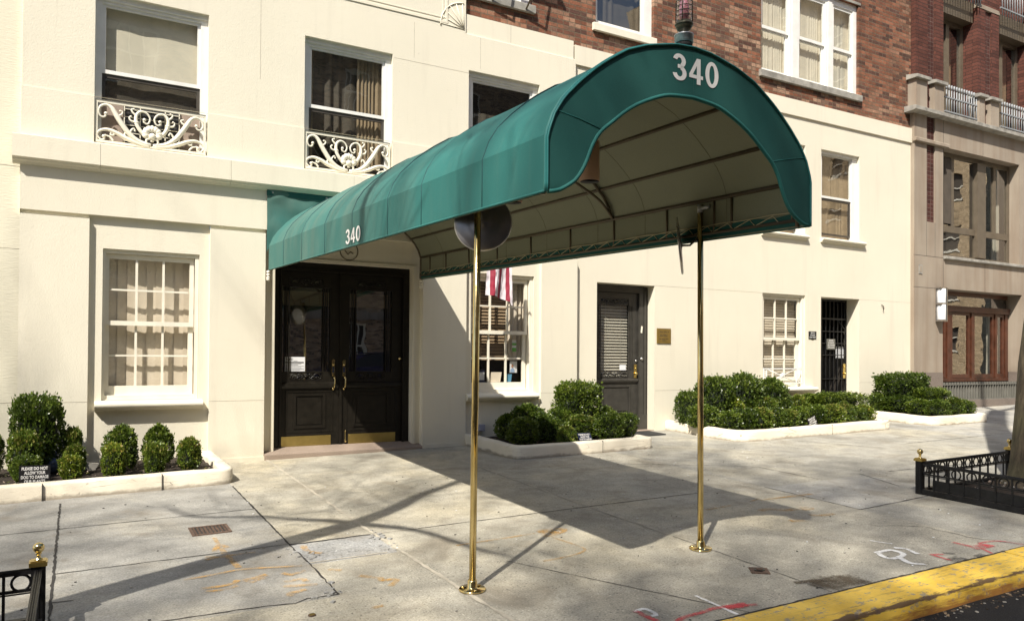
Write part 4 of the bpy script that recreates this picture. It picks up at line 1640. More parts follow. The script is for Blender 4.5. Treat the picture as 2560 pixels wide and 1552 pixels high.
mb.molding([(.02, 5.815), (-.05, 5.805), (-.062, 5.79), (-.062, 5.735), (.02, 5.722)], 14.84, 16.0)
mb.build('string_course', nb_)
mb = M('stone_cap')
mb.molding([(.1, 6.425), (-.14, 6.405), (-.155, 6.395), (-.155, 6.325), (-.09, 6.31), (.1, 6.305)], 14.68, X2)
mb.build('cornice', nb_)
for nm, k in (('w', 0),):
    mb = M('stone_cap')
    mb.molding([(.02, 3.45), (-.05, 3.44), (-.06, 3.43), (-.06, 3.385), (.02, 3.375)], 15.872, 19.2)
    mb.build('sill', nb_)
# pedestals with sloping caps on the cornice
for x0, x1 in ((14.80, 15.17), (15.43, 15.75), (17.05, 17.27), (17.49, 17.82), (19.25, 19.5), (19.75, 20.1)):
    mb = M('limestone')
    mb.box(x0, x1, -.085, .14, 6.42, 7.0)
    p = mb.build('pedestal', nb_)
    mb = M('stone_cap')
    a, b = x0 - .055, x1 + .05
    mb.add([(a, -.15, 6.985), (b, -.15, 6.985), (b, .14, 6.985), (a, .14, 6.985), (a, -.15, 7.045), (b, -.15, 7.045), (b, .14, 7.10), (a, .14, 7.10)],
           ((0, 3, 2, 1), (4, 5, 6, 7), (0, 1, 5, 4), (1, 2, 6, 5), (2, 3, 7, 6), (3, 0, 4, 7)))
    mb.build('cap', p)
# brick piers above, each with a darker tile strip
for k, (x0, a, b, x1) in enumerate(((14.90, 15.322, 15.575, 15.865), (17.130, 17.430, 17.682, 17.974), (19.35, 19.65, 19.90, 20.2))):
    mb = M('brick_next')
    mb.box(x0, a, -.002, .55, 6.42, 9.0)
    mb.box(b, x1, -.002, .55, 6.42, 9.0)
    mb.box(x0, x1, -.002, .55, 9.09, 12)
    mb.mat('limestone')
    mb.box(x0 - .01, x1 + .01, -.012, .54, 9.0, 9.09)
    p = mb.build('brick_pier', nb_)
    mb = M('tile_next')
    mb.box(a, b, .035, .5, 6.42, 9.0)
    mb.build('tile_strip', p)
    if k:
        mb = M('tile_next')
        mb.box(a, b, .02, .06, 6.42, 7.2)
        mb.build('tile_panel', p)


def railing(x0, x1, z0, z1, y, rails, n, par, drop=.0):
    mb = M('grey_paint')
    for k in range(n):
        x = x0 + (x1 - x0) * (k + .5) / n
        mb.tube([(x, y, z0), (x, y, z1 - .09)], .013, 6)
        mb.tube([(x, y, z1 - .10), (x, y, z1)], .021, 6)
    for z in rails:
        mb.box(x0 - .02, x1 + .02, y - .016, y + .016, z - .014, z + .014)
    mb.mat('paint_cream')
    return mb.build('railing', par)


def tall_window(x0, x1, z0, z1, y, mull, par):
    mb = M('bronze_frame')
    mb.frame(x0, x1, z0, z1, y - .03, y + .06, .05, .10, .05, .08)
    mb.box(mull, mull + .12, y - .032, y + .05, z0 + .05, z1 - .08)
    o = mb.build('window', par)
    pane(o, x0 + .04, mull + .01, z0 + .04, z1 - .07, y + .01, 'shop_glass')
    pane(o, mull + .11, x1 - .09, z0 + .04, z1 - .07, y + .012, 'shop_glass')
    curtain(o, mull + .52, x1 - .05, z0, z1, y + .22, 'curtain_tan', .02, .12, 3)
    lining(o, x0, x1, z0, z1, y + .08)
    return o


for x0, x1 in ((15.865, 17.13), (17.974, 19.35)):
    tall_window(x0 + .01, x1 - .01, 6.35, 8.68, .34, x0 + .60, nb_)
    mb = M('bronze_frame')
    mb.box(x0, x1, .10, .40, 8.68, 9.12)
    mb.build('spandrel', nb_)
    railing(x0 + .02, x1 - .05, 6.43, 7.07, -.03, (6.80, 6.50), 13, nb_)
    railing(x0 - .03, x1 + .05, 8.98, 9.9, -.06, (9.15, 9.62), 14, nb_)
mb = M('brick_next')
mb.box(14.9, X2, .5, .8, 9.1, 12)
mb.build('brick_wall', nb_)

# wide lower window
mb = M('bronze_frame')
x0, x1, z0, z1 = WLOW[:4]
y = .22
mb.frame(x0 + .02, x1, z0, z1, y, y + .07, .35, .09, .09, .10)
for a, b in ((17.42, 17.75), (16.50, 16.62), (18.16, 18.26)):
    lo = z0 + .09 if a == 17.42 else 4.16
    mb.box(a, b, y - (.06 if a == 17.42 else 0.002), y + .06, lo, z1 - .1)
mb.box(15.92, 17.42, y - .003, y + .06, 4.02, 4.16)
mb.box(17.75, x1 - .09, y - .003, y + .06, 4.02, 4.16)
wl = mb.build('window', nb_)
for a, b in ((16.2, 16.52), (16.6, 17.44), (17.73, 18.18), (18.24, 18.76)):
    pane(wl, a, b, 4.14, 5.66, y + .03, 'shop_glass')
for a, b in ((16.2, 17.44), (17.73, 18.76)):
    pane(wl, a, b, 3.52, 4.04, y + .03, 'shop_glass')
mb = M('curtain_dark')
mb.box(16.24, 16.50, y - .02, y - .004, 4.2, 5.62)
mb.build('screen', wl)
curtain(wl, 18.5, 18.85, 3.5, 5.7, y + .25, 'curtain_pale', .02, .09, 4)
lining(wl, x0, x1, z0, z1, y + .1)

# mahogany shop front
mb = M('mahogany')
x0, x1, z0, z1 = 15.90, 18.90, .78, 2.755
y = .30
mb.box(x0, x1, y - .02, y + .10, z0, z0 + .07)
mb.box(x0, x1, y - .05, y + .08, 2.31, 2.44)
mb.box(x0, x1, y - .065, y - .049, 2.40, 2.425)
mb.box(x0, x1, y, y + .08, 2.66, 2.755)
mb.box(18.79, x1, y - .01, y + .09, z0 + .07, 2.31)
for a, b in ((16.50, 16.66), (17.42, 17.51), (18.37, 18.43)):
    mb.box(a, b, y - .015, y + .085, z0 + .07, 2.31)
sf = mb.build('shop_front', nb_)
for a, b in ((15.9, 16.50), (16.66, 17.42), (17.51, 18.37), (18.43, 18.79)):
    mb = M('mahogany')
    mb.frame(a + .005, b - .005, z0 + .075, 2.305, y + .008, y + .065, .06, .085, .085, .06)
    c = mb.build('casement', sf)
    pane(c, a + .06, b - .085, z0 + .155, 2.25, y + .035, 'shop_glass')
pane(sf, x0, x1, 2.43, 2.67, y + .04, 'shop_glass')
curtain(sf, 18.4, 18.85, .8, 2.35, y + .2, 'curtain_pale', .012, .1, 9)
lining(sf, x0, x1, z0, z1, y + .12, 1.5)
mb = M('grey_metal')
mb.box(15.87, 18.92, .10, .13, .40, .765)
mb.mat('ac_dark')
mb.box(15.87, 18.92, .092, .10, .67, .765)
mb.mat('bar_grey')
for k in range(30):
    x = 15.92 + 3.0 * k / 29.5
    mb.box(x, x + .014, .055, .092, .40, .775)
mb.box(15.87, 18.92, .05, .085, .385, .41)
mb.box(15.87, 18.92, .05, .085, .715, .730)
mb.build('radiator_grille', nb_)
lamp = thing('wall_lamp', 'frosted double tube wall lamp on the limestone pier beside the mahogany shop front', 'wall lamp', (15.6, -.02, 2.1))
mb = M('steel')
mb.box(15.60, 15.84, -.02, -.001, 2.075, 2.76)
for z in (2.055, 2.405, 2.735):
    mb.box(15.58, 15.80, -.135, -.02, z, z + .03)
mb.box(15.775, 15.80, -.14, -.02, 2.05, 2.77)
mb.build('bracket', lamp)
for z0, z1 in ((2.085, 2.405), (2.435, 2.735)):
    mb = M('frosted')
    mb.lathe([(.085, 0), (.088, .01), (.088, z1 - z0 - .01), (.085, z1 - z0)], (15.69, -.07, z0), 18)
    mb.build('diffuser', lamp)
mb = M('stone_cap')
mb.box(15.02, 15.135, -.012, -.001, 3.02, 3.21)
mb.mat('limestone')
mb.box(15.04, 15.115, -.016, -.012, 3.05, 3.18)
solo(mb, 'wall_plate', 'small square cover plate set in the limestone below the tiled strip', 'cover plate')
mb = M('paper')
mb.box(18.72, 18.80, -.06, -.005, .24, .40)
mb.mat('grey_box')
mb.box(18.735, 18.79, -.064, -.06, .27, .34)
solo(mb, 'outlet_box', 'small pale outlet box on the granite base beside the tree trunk', 'outlet box')

# ------------------------------------------------------------------ the canopy
YF, PZ = -6.31, .0317
can = thing('entrance_canopy', 'green barrel canopy numbered 340 on two brass poles, in front of the double doors', 'canopy', (3.02, 0, 0))


def cx(y):
    return 3.025 + .010 * y / YF


def hwid(y):
    return 1.005 - .020 * y / YF


def czb(y):
    return 2.086 + PZ * (y - YF)


OUT = [(1, 0), (1, .291), (.957, .405), (.898, .495), (.802, .592), (.700, .680), (.620, .738), (.492, .818), (.345, .874), (.145, .919), (0, .929)]


def prof_pts(y, inset=0.0):
    half = []
    for i, (u, h) in enumerate(OUT):
        half.append((u * hwid(y), h))
    pts = [(-a, h) for a, h in half] + [(a, h) for a, h in half[-2::-1]]
    if inset:
        q = []
        n = len(pts)
        for i, (a, h) in enumerate(pts):
            p0, p1 = pts[max(i - 1, 0)], pts[min(i + 1, n - 1)]
            d = Vector((p1[0] - p0[0], p1[1] - p0[1])).normalized()
            q.append((a + d.y * inset, h - d.x * inset))
        pts = q
    return [(cx(y) + a, y, czb(y) + h) for a, h in pts]


SEAMS = [-.76, -1.56, -2.40, -3.22, -4.07, -4.72, -5.62]


def bay(y):
    e = [0] + SEAMS + [YF]
    for a, b in zip(e[:-1], e[1:]):
        if b <= y <= a:
            return sin(pi * (a - y) / (a - b))
    return 0


def barrel(mb, ys, inset=0.0, sag=0.0):
    n = 2 * len(OUT) - 1
    for i0, i1 in ((0, 1), (1, n - 2), (n - 2, n - 1)):     # left valance, arch, right valance: sharp creases between them
        vs, m_ = [], i1 - i0 + 1
        for y in ys:
            for i, p in enumerate(prof_pts(y, inset)):
                if i0 <= i <= i1:
                    k = 0
                    if sag and 1 < i < 19:
                        k = sag * noise.noise((p[0] * 2.2, y * 1.4, 3)) + sag * .6 * noise.noise((p[0] * 6, y * 4, 7)) - sag * 1.3 * bay(y)
                    vs.append((p[0], p[1], p[2] + k))
        mb.smooth = True
        mb.add(vs, [(j * m_ + i, j * m_ + i + 1, (j + 1) * m_ + i + 1, (j + 1) * m_ + i) for j in range(len(ys) - 1) for i in range(m_ - 1)])
        mb.smooth = False


SEAMS = [-.76, -1.56, -2.40, -3.22, -4.07, -4.72, -5.62]
ys = [-.005 + (YF + .005) * k / 44 for k in range(45)]
mb = M('canopy_green')
barrel(mb, ys, 0, .009)
mb.mat('seam')
for y in SEAMS:
    mb.tube([Vector(p) for p in prof_pts(y, .001)], .0042, 4)
cover = mb.build('cover', can)
# hems along both lower edges
mb = M('canopy_green')
for s in (0, -1):
    mb.tube([Vector(prof_pts(y)[s]) + Vector((0, 0, .004)) for y in ys], .008, 6)
mb.build('hem', cover)
mb = M('canopy_lining')
barrel(mb, ys, .026)
for y in (-.76, -1.56, -2.40, -3.22, -4.07, -4.72, -5.62):
    mb.mat('tube_bronze')
    mb.tube([Vector(p) for p in prof_pts(y, .0265)], .0018, 4)
mb.build('lining', can)

INN = [(.985, .003), (.923, .015), (.872, .042), (.812, .085), (.755, .169), (.708, .277), (.657, .352), (.585, .412), (.493, .485), (.390, .548), (.246, .610), (.154, .632), (0, .645)]


def resample(pts, n):
    P = [Vector((a, b, 0)) for a, b in pts]
    L = [0]
    for a, b in zip(P[:-1], P[1:]):
        L.append(L[-1] + (b - a).length)
    out = []
    for k in range(n + 1):
        t = L[-1] * k / n
        i = 0
        while i < len(L) - 2 and L[i + 1] < t:
            i += 1
        f = (t - L[i]) / (L[i + 1] - L[i])
        q = P[i].lerp(P[i + 1], min(1, f))
        out.append((q.x, q.y))
    return out


NS = 34
oi = resample(OUT, NS)
inn_s = [tuple(v)[:2] for v in bez([(a, b, 0) for a, b in INN], 6)]
ii = resample(inn_s, NS)


def fpt(u, h, s, y):
    return (cx(YF) + s * u * hwid(YF), y, czb(YF) + h)


mb = M('canopy_shaded')
for s in (-1, 1):
    vs = []
    for (a, b), (c, d) in zip(oi, ii):
        for k in range(5):
            t = k / 4
            vs.append(fpt(a + (c - a) * t, b + (d - b) * t, s, YF - .004 - .003 * sin(pi * t) * (1 + .5 * noise.noise((a * 3, b * 3, s)))))
    fs = [(i * 5 + k, i * 5 + k + 1, (i + 1) * 5 + k + 1, (i + 1) * 5 + k) for i in range(NS) for k in range(4)]
    mb.smooth = True
    mb.add(vs, fs)
mb.smooth = False
fas = mb.build('fascia', can)
mb = M('canopy_lining')
for s in (-1, 1):
    vs = []
    for (a, b), (c, d) in zip(oi, ii):
        for k in (0, 1):
            t = .01 + .98 * k
            vs.append(fpt(a + (c - a) * t, b + (d - b) * t, s, YF + .014))
    mb.add(vs, [(i * 2, i * 2 + 1, i * 2 + 3, i * 2 + 2) for i in range(NS)])
mb.build('fascia_lining', fas)
mb = M('canopy_piping')
ring = [fpt(a, b, -1, YF - .002) for a, b in oi] + [fpt(a, b, 1, YF - .002) for a, b in oi[-2::-1]]
mb.tube(ring, .0085, 6)
ring = [fpt(a - .006, b, -1, YF - .012) for a, b in oi] + [fpt(a - .006, b, 1, YF - .012) for a, b in oi[-2::-1]]
mb.tube(ring, .006, 6)
mb.build('piping', fas)
mb = M('canopy_green')
ring = [fpt(a, b, -1, YF - .001) for a, b in ii] + [fpt(a, b, 1, YF - .001) for a, b in ii[-2::-1]]
mb.tube(ring, .012, 6)
mb.build('inner_hem', fas)
mb = M('canopy_piping')
for s in (-1, 1):
    mb.tube([fpt(.945, .425, s, YF - .006), fpt(.80, .40, s, YF - .0085), fpt(.645, .365, s, YF - .006)], .0022, 4)
mb.build('fascia_seam', fas)


# house number on the fascia and on the left valance
def digits(mb, org, right, upv, W, H, lift):
    """condensed bold numerals 3 4 0, each in its own cell"""
    right, upv = Vector(right).normalized(), Vector(upv).normalized()
    o = Vector(org) + right.cross(upv).normalized() * lift
    w = W * .295
    gap = (W - 3 * w) / 2

    def stroke(L, Rr):
        n = len(L)
        mb.add([o + right * a + upv * b for a, b in L + Rr], [(i, i + 1, n + i + 1, n + i) for i in range(n - 1)])

    def ell(c, rx, ry, tx, ty, a0, a1, n=22):
        O = [(c[0] + rx * cos(R(a0 + (a1 - a0) * k / n)), c[1] + ry * sin(R(a0 + (a1 - a0) * k / n))) for k in range(n + 1)]
        I = [(c[0] + (rx - tx) * cos(R(a0 + (a1 - a0) * k / n)), c[1] + (ry - ty) * sin(R(a0 + (a1 - a0) * k / n))) for k in range(n + 1)]
        stroke(O, I)
    tx, ty = w * .30, H * .145
    # 3
    ell((w * .48, H * .735), w * .46, H * .265, tx, ty, 168, -62)
    ell((w * .5, H * .285), w * .5, H * .285, tx, ty, 78, -172)
    stroke([(w * .36, H * .60), (w * .62, H * .60)], [(w * .36, H * .46), (w * .62, H * .46)])
    # 4
    x = w + gap
    stroke([(x + w * .56, 0), (x + w * .56, H * .98)], [(x + w * .84, 0), (x + w * .84, H * .98)])
    stroke([(x + w * .555, H * .98), (x, H * .35)], [(x + w * .56, H * .70), (x + w * .26, H * .35)])
    stroke([(x, H * .35), (x + w * .555, H * .35)], [(x, H * .215), (x + w * .555, H * .215)])
    stroke([(x + w * .845, H * .35), (x + w * 1.02, H * .35)], [(x + w * .845, H * .215), (x + w * 1.02, H * .215)])
    # 0
    x = 2 * (w + gap)
    ell((x + w * .5, H * .5), w * .5, H * .5, tx, ty, 0, 360, 36)


mb = M('white_letter')
digits(mb, (2.877, YF, 2.808), (1, 0, 0), (0, 0, 1), .346, .150, .0095)
mb.build('house_number', fas)
mb = M('white_letter')
zb = czb(-3.06)
digits(mb, (cx(-3.06) - hwid(-3.06), -3.055, czb(-3.06) + .028), (-.0024, -1, -PZ), (0, 0, 1), .405, .130, .0045)
mb.build('house_number', cover)

# frame of bronze tubes inside
mb = M('tube_bronze')


def ipt(i, y, ins=.035):
    P = prof_pts(y, ins)
    k = min(int(i), 19)
    return Vector(P[k]).lerp(Vector(P[k + 1]), i - k)


for i in (1, 19):
    mb.tube([ipt(i, y, .03) for y in (-.03, -3.1, -6.25)], .015, 7)
for i in (0, 20):
    mb.tube([ipt(i, y, .03) + Vector((0, 0, .045)) for y in (-.03, -3.1, -6.25)], .013, 7)
for i in (3.5, 6.5, 13.5, 16.5):
    mb.tube([ipt(i, y, .03) for y in (-.03, -3.1, -6.25)], .014, 7)
for dx in (-.07, .07):
    mb.tube([ipt(10, y, .035) + Vector((dx, 0, 0)) for y in (-.03, -3.1, -6.25)], .013, 7)
for y in (-.04, -6.24):
    mb.tube([ipt(i, y, .032) for i in range(21)], .014, 7)
for y in (-4.30,):
    mb.tube([ipt(i, y, .045) for i in range(1, 20)], .013, 7)
for q in (1, -1):
    mb.tube(bez([ipt(10 + q * 9, -4.31, .04), ipt(10 + q * 7, -4.30, .10), ipt(10 + q * 5, -4.28, .16), ipt(10 + q * 2, -4.24, .17), ipt(10, -4.22, .16)], 6), .012, 7)
for y in (-.35, -.85, -1.5, -2.2, -2.92, -3.64, -4.31, -4.99, -5.50, -5.67, -6.2):
    for i0, i1 in ((0, 1), (20, 19)):
        mb.tube([ipt(i0, y, .03) + Vector((0, 0, .05)), ipt(i1, y, .03)], .010, 6)
mb.build('frame', can)
for i in (0, 20):
    mb = M('canopy_shaded')
    n, vs = len(ys), []
    for ins, dz in ((.004, .003), (.034, .012), (.034, .088)):
        vs += [Vector(prof_pts(y, ins)[i]) + Vector((0, 0, dz + (.012 * sin(k * 1.9) if dz > .05 else 0))) for k, y in enumerate(ys)]
    mb.add(vs, [(r_ * n + k, r_ * n + k + 1, (r_ + 1) * n + k + 1, (r_ + 1) * n + k) for r_ in (0, 1) for k in range(n - 1)])
    mb.build('turned_in_edge', cover)
for i, sgn in ((0, 1), (20, -1)):
    mb = M('rope')
    pts = []
    y = -.05
    while y > -6.24:
        b = ipt(i, y, .038)
        pts.append(b + Vector((0, 0, .095)))
        pts.append(b + Vector((0, -.05, .045)))
        y -= .20 + .02 * noise.noise((y, i, 0))
    mb.tube(pts, .0032, 5)
    b_ = [ipt(i, y2, .036) + Vector((0, 0, .10 + .004 * sin(y2 * 30))) for y2 in ys]
    mb.tube(b_, .0035, 5)
    mb.build('lacing', can)

# brass poles, slightly out of plumb, with floor flanges
for x, y, tx in ((2.126, -5.374, 2.146), (4.001, -5.366, 3.985)):
    zt = czb(y) + (.30 if x < 3 else .205)
    zb = gz(x, y)
    mb = M('brass')
    mb.tube([(x, y, zb + .01), ((x + tx) / 2, y, (zb + zt) / 2), (tx, y, zt)], .0215, 20)
    p = mb.build('pole', can)
    mb = M('brass')
    ax = Vector((-GX, -GY, 1)).normalized()
    mb.lathe([(.083, .004), (.083, .012), (.079, .0155), (.034, .017), (.030, .022), (.030, .060), (.027, .066), (.022, .068)], (x, y, zb), 32, ax)
    for k in range(3):
        a = R(20 + 120 * k)
        q = Vector((x, y, zb)) + Vector((.062 * cos(a), .062 * sin(a), .016 + (GX * .062 * cos(a) + GY * .062 * sin(a))))
        mb.lathe([(.010, 0), (.010, .005), (.006, .008)], q, 8, ax)
    mb.build('flange', p)
    mb = M('galvanised')
    mb.tube([(tx, y, zt - .002), (tx + .001, y, zt + .055)], .0235, 16)
    mb.tube([(tx, y, zt + .025), (tx + (-.06 if x < 3 else -.01), y - .10, zt + .03)], .016, 8)
    mb.build('coupling', p)
# brackets on the wall
for s, x in ((0, 2.012), (1, 4.010)):
    mb = M('paint_cream')
    for k in range(3):
        mb.ball((x, -.03, 2.19 + .035 * k), .024, 10, (1, 1, .8))
    mb.lathe([(.012, 0), (.024, .01), (.02, .02)], (x, -.03, 2.155), 10)
    mb.build('wall_bracket', can)
# wrinkled green flap closing the gap against the wall
mb = M('canopy_green')
vs, nx, nz = [], 60, 20


def barrel_top(x):
    u = abs(x - 3.025) / 1.005
    for (a, b), (c, d) in zip(OUT[1:-1], OUT[2:]):
        if c <= u <= a:
            return czb(0) + b + (d - b) * (a - u) / max(1e-6, a - c)
    return czb(0) + .25


for j in range(nz + 1):
    for i in range(nx + 1):
        x = 1.992 + 2.04 * i / nx
        zl = barrel_top(x) - .03
        z = zl + (3.262 - zl) * j / nz
        u = i / nx
        fold = .022 * sin((x * 9 + z * 14)) * max(0, 1 - abs(u - .10) * 7) + .020 * noise.noise((x * 6, z * 5, 2)) * (1 if .03 < u < .97 and j < nz - 2 else .1)
        vs.append((x, -.022 - max(-.012, fold), z))
mb.smooth = True
mb.add(vs, [(j * (nx + 1) + i, j * (nx + 1) + i + 1, (j + 1) * (nx + 1) + i + 1, (j + 1) * (nx + 1) + i) for j in range(nz) for i in range(nx)])
mb.smooth = False
mb.mat('canopy_shaded')
mb.box(1.990, 4.034, -.030, -.002, 3.195, 3.262)
mb.mat('steel')
for x in (2.06, 2.72, 3.4):
    mb.lathe([(.012, 0), (.012, .003), (.005, .003)], (x, -.030, 3.232), 10, (0, -1, 0))
mb.build('wall_flap', can)

# ---- things fixed to the canopy
labs = ['tan cylinder lamp showing beside the left leg of the canopy fascia', 'tan cylinder lamp farther back, its dark mouth beside the round mirror']
for k, y in enumerate((-5.28, -4.25)):
    x = 3.05 if k == 0 else 3.035
    L = thing('canopy_lamp', labs[k], 'hanging lamp', (x, y, 2.49), 'lamps hanging inside the canopy')
    zl = 2.458 if k == 0 else 2.487
    mb = M('shade_tan')
    mb.lathe([(.066, 0), (.070, .002), (.066, .27), (.058, .278), (.02, .282)], (x, y, zl), 24)
    mb.mat('black_matt')
    mb.lathe([(.0655, -.0015), (.05, -.001), (.01, -.001)], (x, y, zl), 24)
    mb.build('shade', L)
    mb = M('tube_bronze')
    mb.tube([(x, y, zl + .26), (x, y, czb(y) + .9)], .012, 8)
    mb.build('stem', L)


def mirror(c, nrm, r, pole, name, label, fl=1.0):
    c, nrm = Vector(c), Vector(nrm).normalized()
    t = thing('round_mirror', label, 'mirror', tuple(c), 'round mirrors on the canopy poles')
    mb = M('steel')
    mb.lathe([(r * .96, .002 * fl), (r * .8, .018 * fl), (r * .5, .032 * fl), (.004, .042 * fl)], c, 36, nrm)
    mb.build('mirror_face', t)
    mb = M('mirror_back')
    mb.lathe([(r, .004), (r * 1.005, 0), (r * .97, -.012 * fl), (r * .5, -.030 * fl), (r * .16, -.036 * fl), (r * .15, -.044 * fl), (r * .10, -.046 * fl), (r * .05, -.058 * fl)], c, 36, nrm)
    mb.build('mirror_back', t)
    mb = M('steel')
    mb.lathe([(r * 1.012, .008), (r * 1.02, .002), (r * 1.012, -.006)], c, 36, nrm)
    mb.build('rim', t)
    mb = M('grey_metal')
    b = c - nrm * .045 * fl
    mid = b.lerp(Vector(pole), .45) + Vector((0, 0, -.03))
    mb.tube([b, mid, Vector(pole)], .008, 8)
    mb.build('arm', t)


mirror((2.235, -5.27, 2.098), (.55, .80, -.16), .182, (2.16, -5.37, 2.25), 'm', 'round mirror seen from its dark back behind the left brass pole')
mirror((3.835, -5.315, 2.072), (-.715, .692, -.10), .205, (3.985, -5.36, 2.15), 'm', 'round mirror seen edge on beside the right brass pole', .3)

# warning lamp standing on the front of the canopy
sx, sy = 3.03, -6.24
zt = czb(sy) + .929
sl = thing('warning_lamp', 'caged red warning lamp on top of the green canopy', 'lamp', (sx, sy, zt))
mb = M('rubber')
mb.lathe([(.036, -.02), (.036, .012), (.040, .016), (.047, .028), (.050, .05)], (sx, sy, zt), 22)
mb.mat('rope')
mb.tube([(sx + .04 * cos(R(a)), sy + .04 * sin(R(a)), zt + .012 + .003 * sin(R(a * 3))) for a in range(0, 361, 20)], .003, 5)
mb.build('base', sl)
mb = M('galvanised')
mb.lathe([(.050, .046), (.054, .048), (.054, .088), (.056, .089), (.056, .094), (.050, .095), (.02, .096), (.017, .097)], (sx, sy, zt), 26)
mb.build('junction_box', sl)
mb = M('lamp_bowl')
mb.lathe([(.017, .092), (.017, .108), (.020, .112), (.038, .124), (.047, .142), (.050, .150), (.053, .151), (.053, .158), (.046, .160), (.044, .172)], (sx, sy, zt), 26)
mb.build('bowl', sl)
mb = M('lens_glass')
mb.lathe([(.042, .168), (.043, .20), (.042, .28), (.035, .31), (.02, .325)], (sx, sy, zt), 26)
mb.build('globe', sl)
mb = M('red_lens')
mb.lathe([(.022, .165), (.023, .20), (.028, .205), (.029, .25), (.02, .29), (.005, .30)], (sx, sy, zt), 18)
mb.build('bulb', sl)
mb = M('lamp_bowl')
for z in (.20, .228, .256, .284):
    mb.tube([(sx + .048 * cos(R(a)), sy + .048 * sin(R(a)), zt + z) for a in range(0, 360, 15)], .0024, 5, closed=True)
for k in range(4):
    a = R(35 + 90 * k)
    mb.tube([(sx + .048 * cos(a), sy + .048 * sin(a), zt + .165), (sx + .048 * cos(a), sy + .048 * sin(a), zt + .29), (sx + .02 * cos(a), sy + .02 * sin(a), zt + .335)], .003, 5)
mb.build('cage', sl)

# ring emblem on the wall over the doors
em = M('tube_bronze')
em.tube([(3.055 + .118 * cos(R(a)), .094, 2.605 + .118 * sin(R(a))) for a in range(0, 360, 12)], .006, 6, closed=True)
em.tube([(3.0, .094, 2.61), (3.04, .094, 2.56), (3.075, .094, 2.60), (3.11, .094, 2.57)], .006, 6)
solo(em, 'wall_emblem', 'thin bronze ring mounted on the wall over the double doors', 'emblem')

# flag hanging beside the right hand window of the entrance
fl = thing('flag', 'striped flag hanging from its staff in front of the window right of the doors', 'flag', (5.1, -.3, 2.3))
mb = MB()
nx, nz = 28, 26
vs = []
for j in range(nz + 1):
    v = j / nz
    for i in range(nx + 1):
        u = i / nx
        zb = 2.095 - .02 * u - .085 * u ** 3 - (.03 if u > .93 else 0)
        z = 2.86 + (zb - 2.86) * v
        x = 4.882 + .335 * u + .10 * (1 - v) * (u * .3 + .22) * .6 - .018 * v + (.05 * u ** 4) * v
        vs.append((x, -.30 + .03 * sin(u * 9 + v * 2) * (.4 + v) + .012 * noise.noise((u * 14, v * 10, 0)), z + .004 * noise.noise((u * 20, v * 8, 3))))
mats_ = ['flag_white', 'flag_red'] * 7
bounds = [0, .13, .31, .49, .66, .83, .945, 1.001]
for i in range(nx):
    k = max(q for q in range(7) if bounds[q] <= (i + .5) / nx)
    mb.mat(['flag_white', 'flag_red'][k % 2])
    mb.smooth = True
    for j in range(nz):
        if j < 9 and i > 11:
            mb.mat('flag_blue')
        else:
            mb.mat(['flag_white', 'flag_red'][k % 2])
        a = j * (nx + 1) + i
        mb.add([vs[a], vs[a + 1], vs[a + nx + 2], vs[a + nx + 1]], ((0, 1, 2, 3),))
mb.build('cloth', fl)
mb = M('white_letter')
mb.tube([(5.05, -.005, 2.70), (5.02, -.55, 3.05)], .012, 8)
mb.build('staff', fl)

# signs on the wall
pq = thing('brass_plaque', 'square brass plaque with black lettering on the wall beside the office door', 'plaque', (8.32, .07, 1.49))
mb = M('brass_plate')
mb.box(8.176, 8.465, .066, .079, 1.489, 1.731)
mb.build('plate', pq)
mb = M('ink')
for i, (s_, w_) in enumerate((('MEDICAL OFFICES', .21), ('SUITE ONE', .16), ('RING FOR ENTRY', .19), ('OFFICE HOURS BY', .20), ('APPOINTMENT', .10))):
    z = (1.672, 1.625, 1.602, 1.555, 1.530)[i]
    for k in range(int(w_ / .014)):
        x = 8.32 - w_ / 2 + .014 * k
        if (k * 7 + i * 3) % 6:
            mb.box(x, x + .0095, .0648, .066, z, z + .010)
mb.build('lettering', pq)
sg = thing('service_sign', 'small black service entrance sign on the wall between the window and the barred gate', 'sign', (11.9, .07, 1.62))
mb = M('sign_black')
mb.box(11.797, 12.003, .070, .079, 1.625, 1.765)
mb.prism([(11.86, 1.626), (11.94, 1.626), (11.92, 1.612), (11.88, 1.612)], .070, .079)
mb.build('plate', sg)
mb = M('white_letter')
for i, (s_, wd) in enumerate((('SERVICE', .10), ('ENTRANCE', .125), ('340 EAST 72ND ST', .18))):
    text_into(mb, s_, (11.90 - wd / 2, .070, 1.725 - .041 * i), (1, 0, 0), (0, 0, 1), wd, .025, .0015, .02)
mb.build('lettering', sg)
mb = M('grey_box')
mb.box(4.90, 5.0, -.02, .05, .21, .30)
mb.box(4.91, 4.99, -.024, -.02, .22, .29)
solo(mb, 'outlet_box', 'small grey outlet box low on the wall behind the left brass pole', 'outlet box')
mb = M('tube_bronze')
mb.tube([(13.93, .075, 2.34), (13.955, .05, 2.31), (13.95, .04, 2.26), (13.965, .06, 2.24)], .010, 6)
solo(mb, 'wall_hook', 'little bent hook on the bare wall right of the service gate', 'hook')

# ------------------------------------------------------------------ planters
def inset_path(path, d):
    out = []
    n = len(path)
    for i in range(n):
        a, b = Vector(path[max(i - 1, 0)]), Vector(path[min(i + 1, n - 1)])
        t = (b - a).normalized()
        s = Vector((-t.y, t.x))
        out.append(Vector(path[i]) + s * d)
    return out


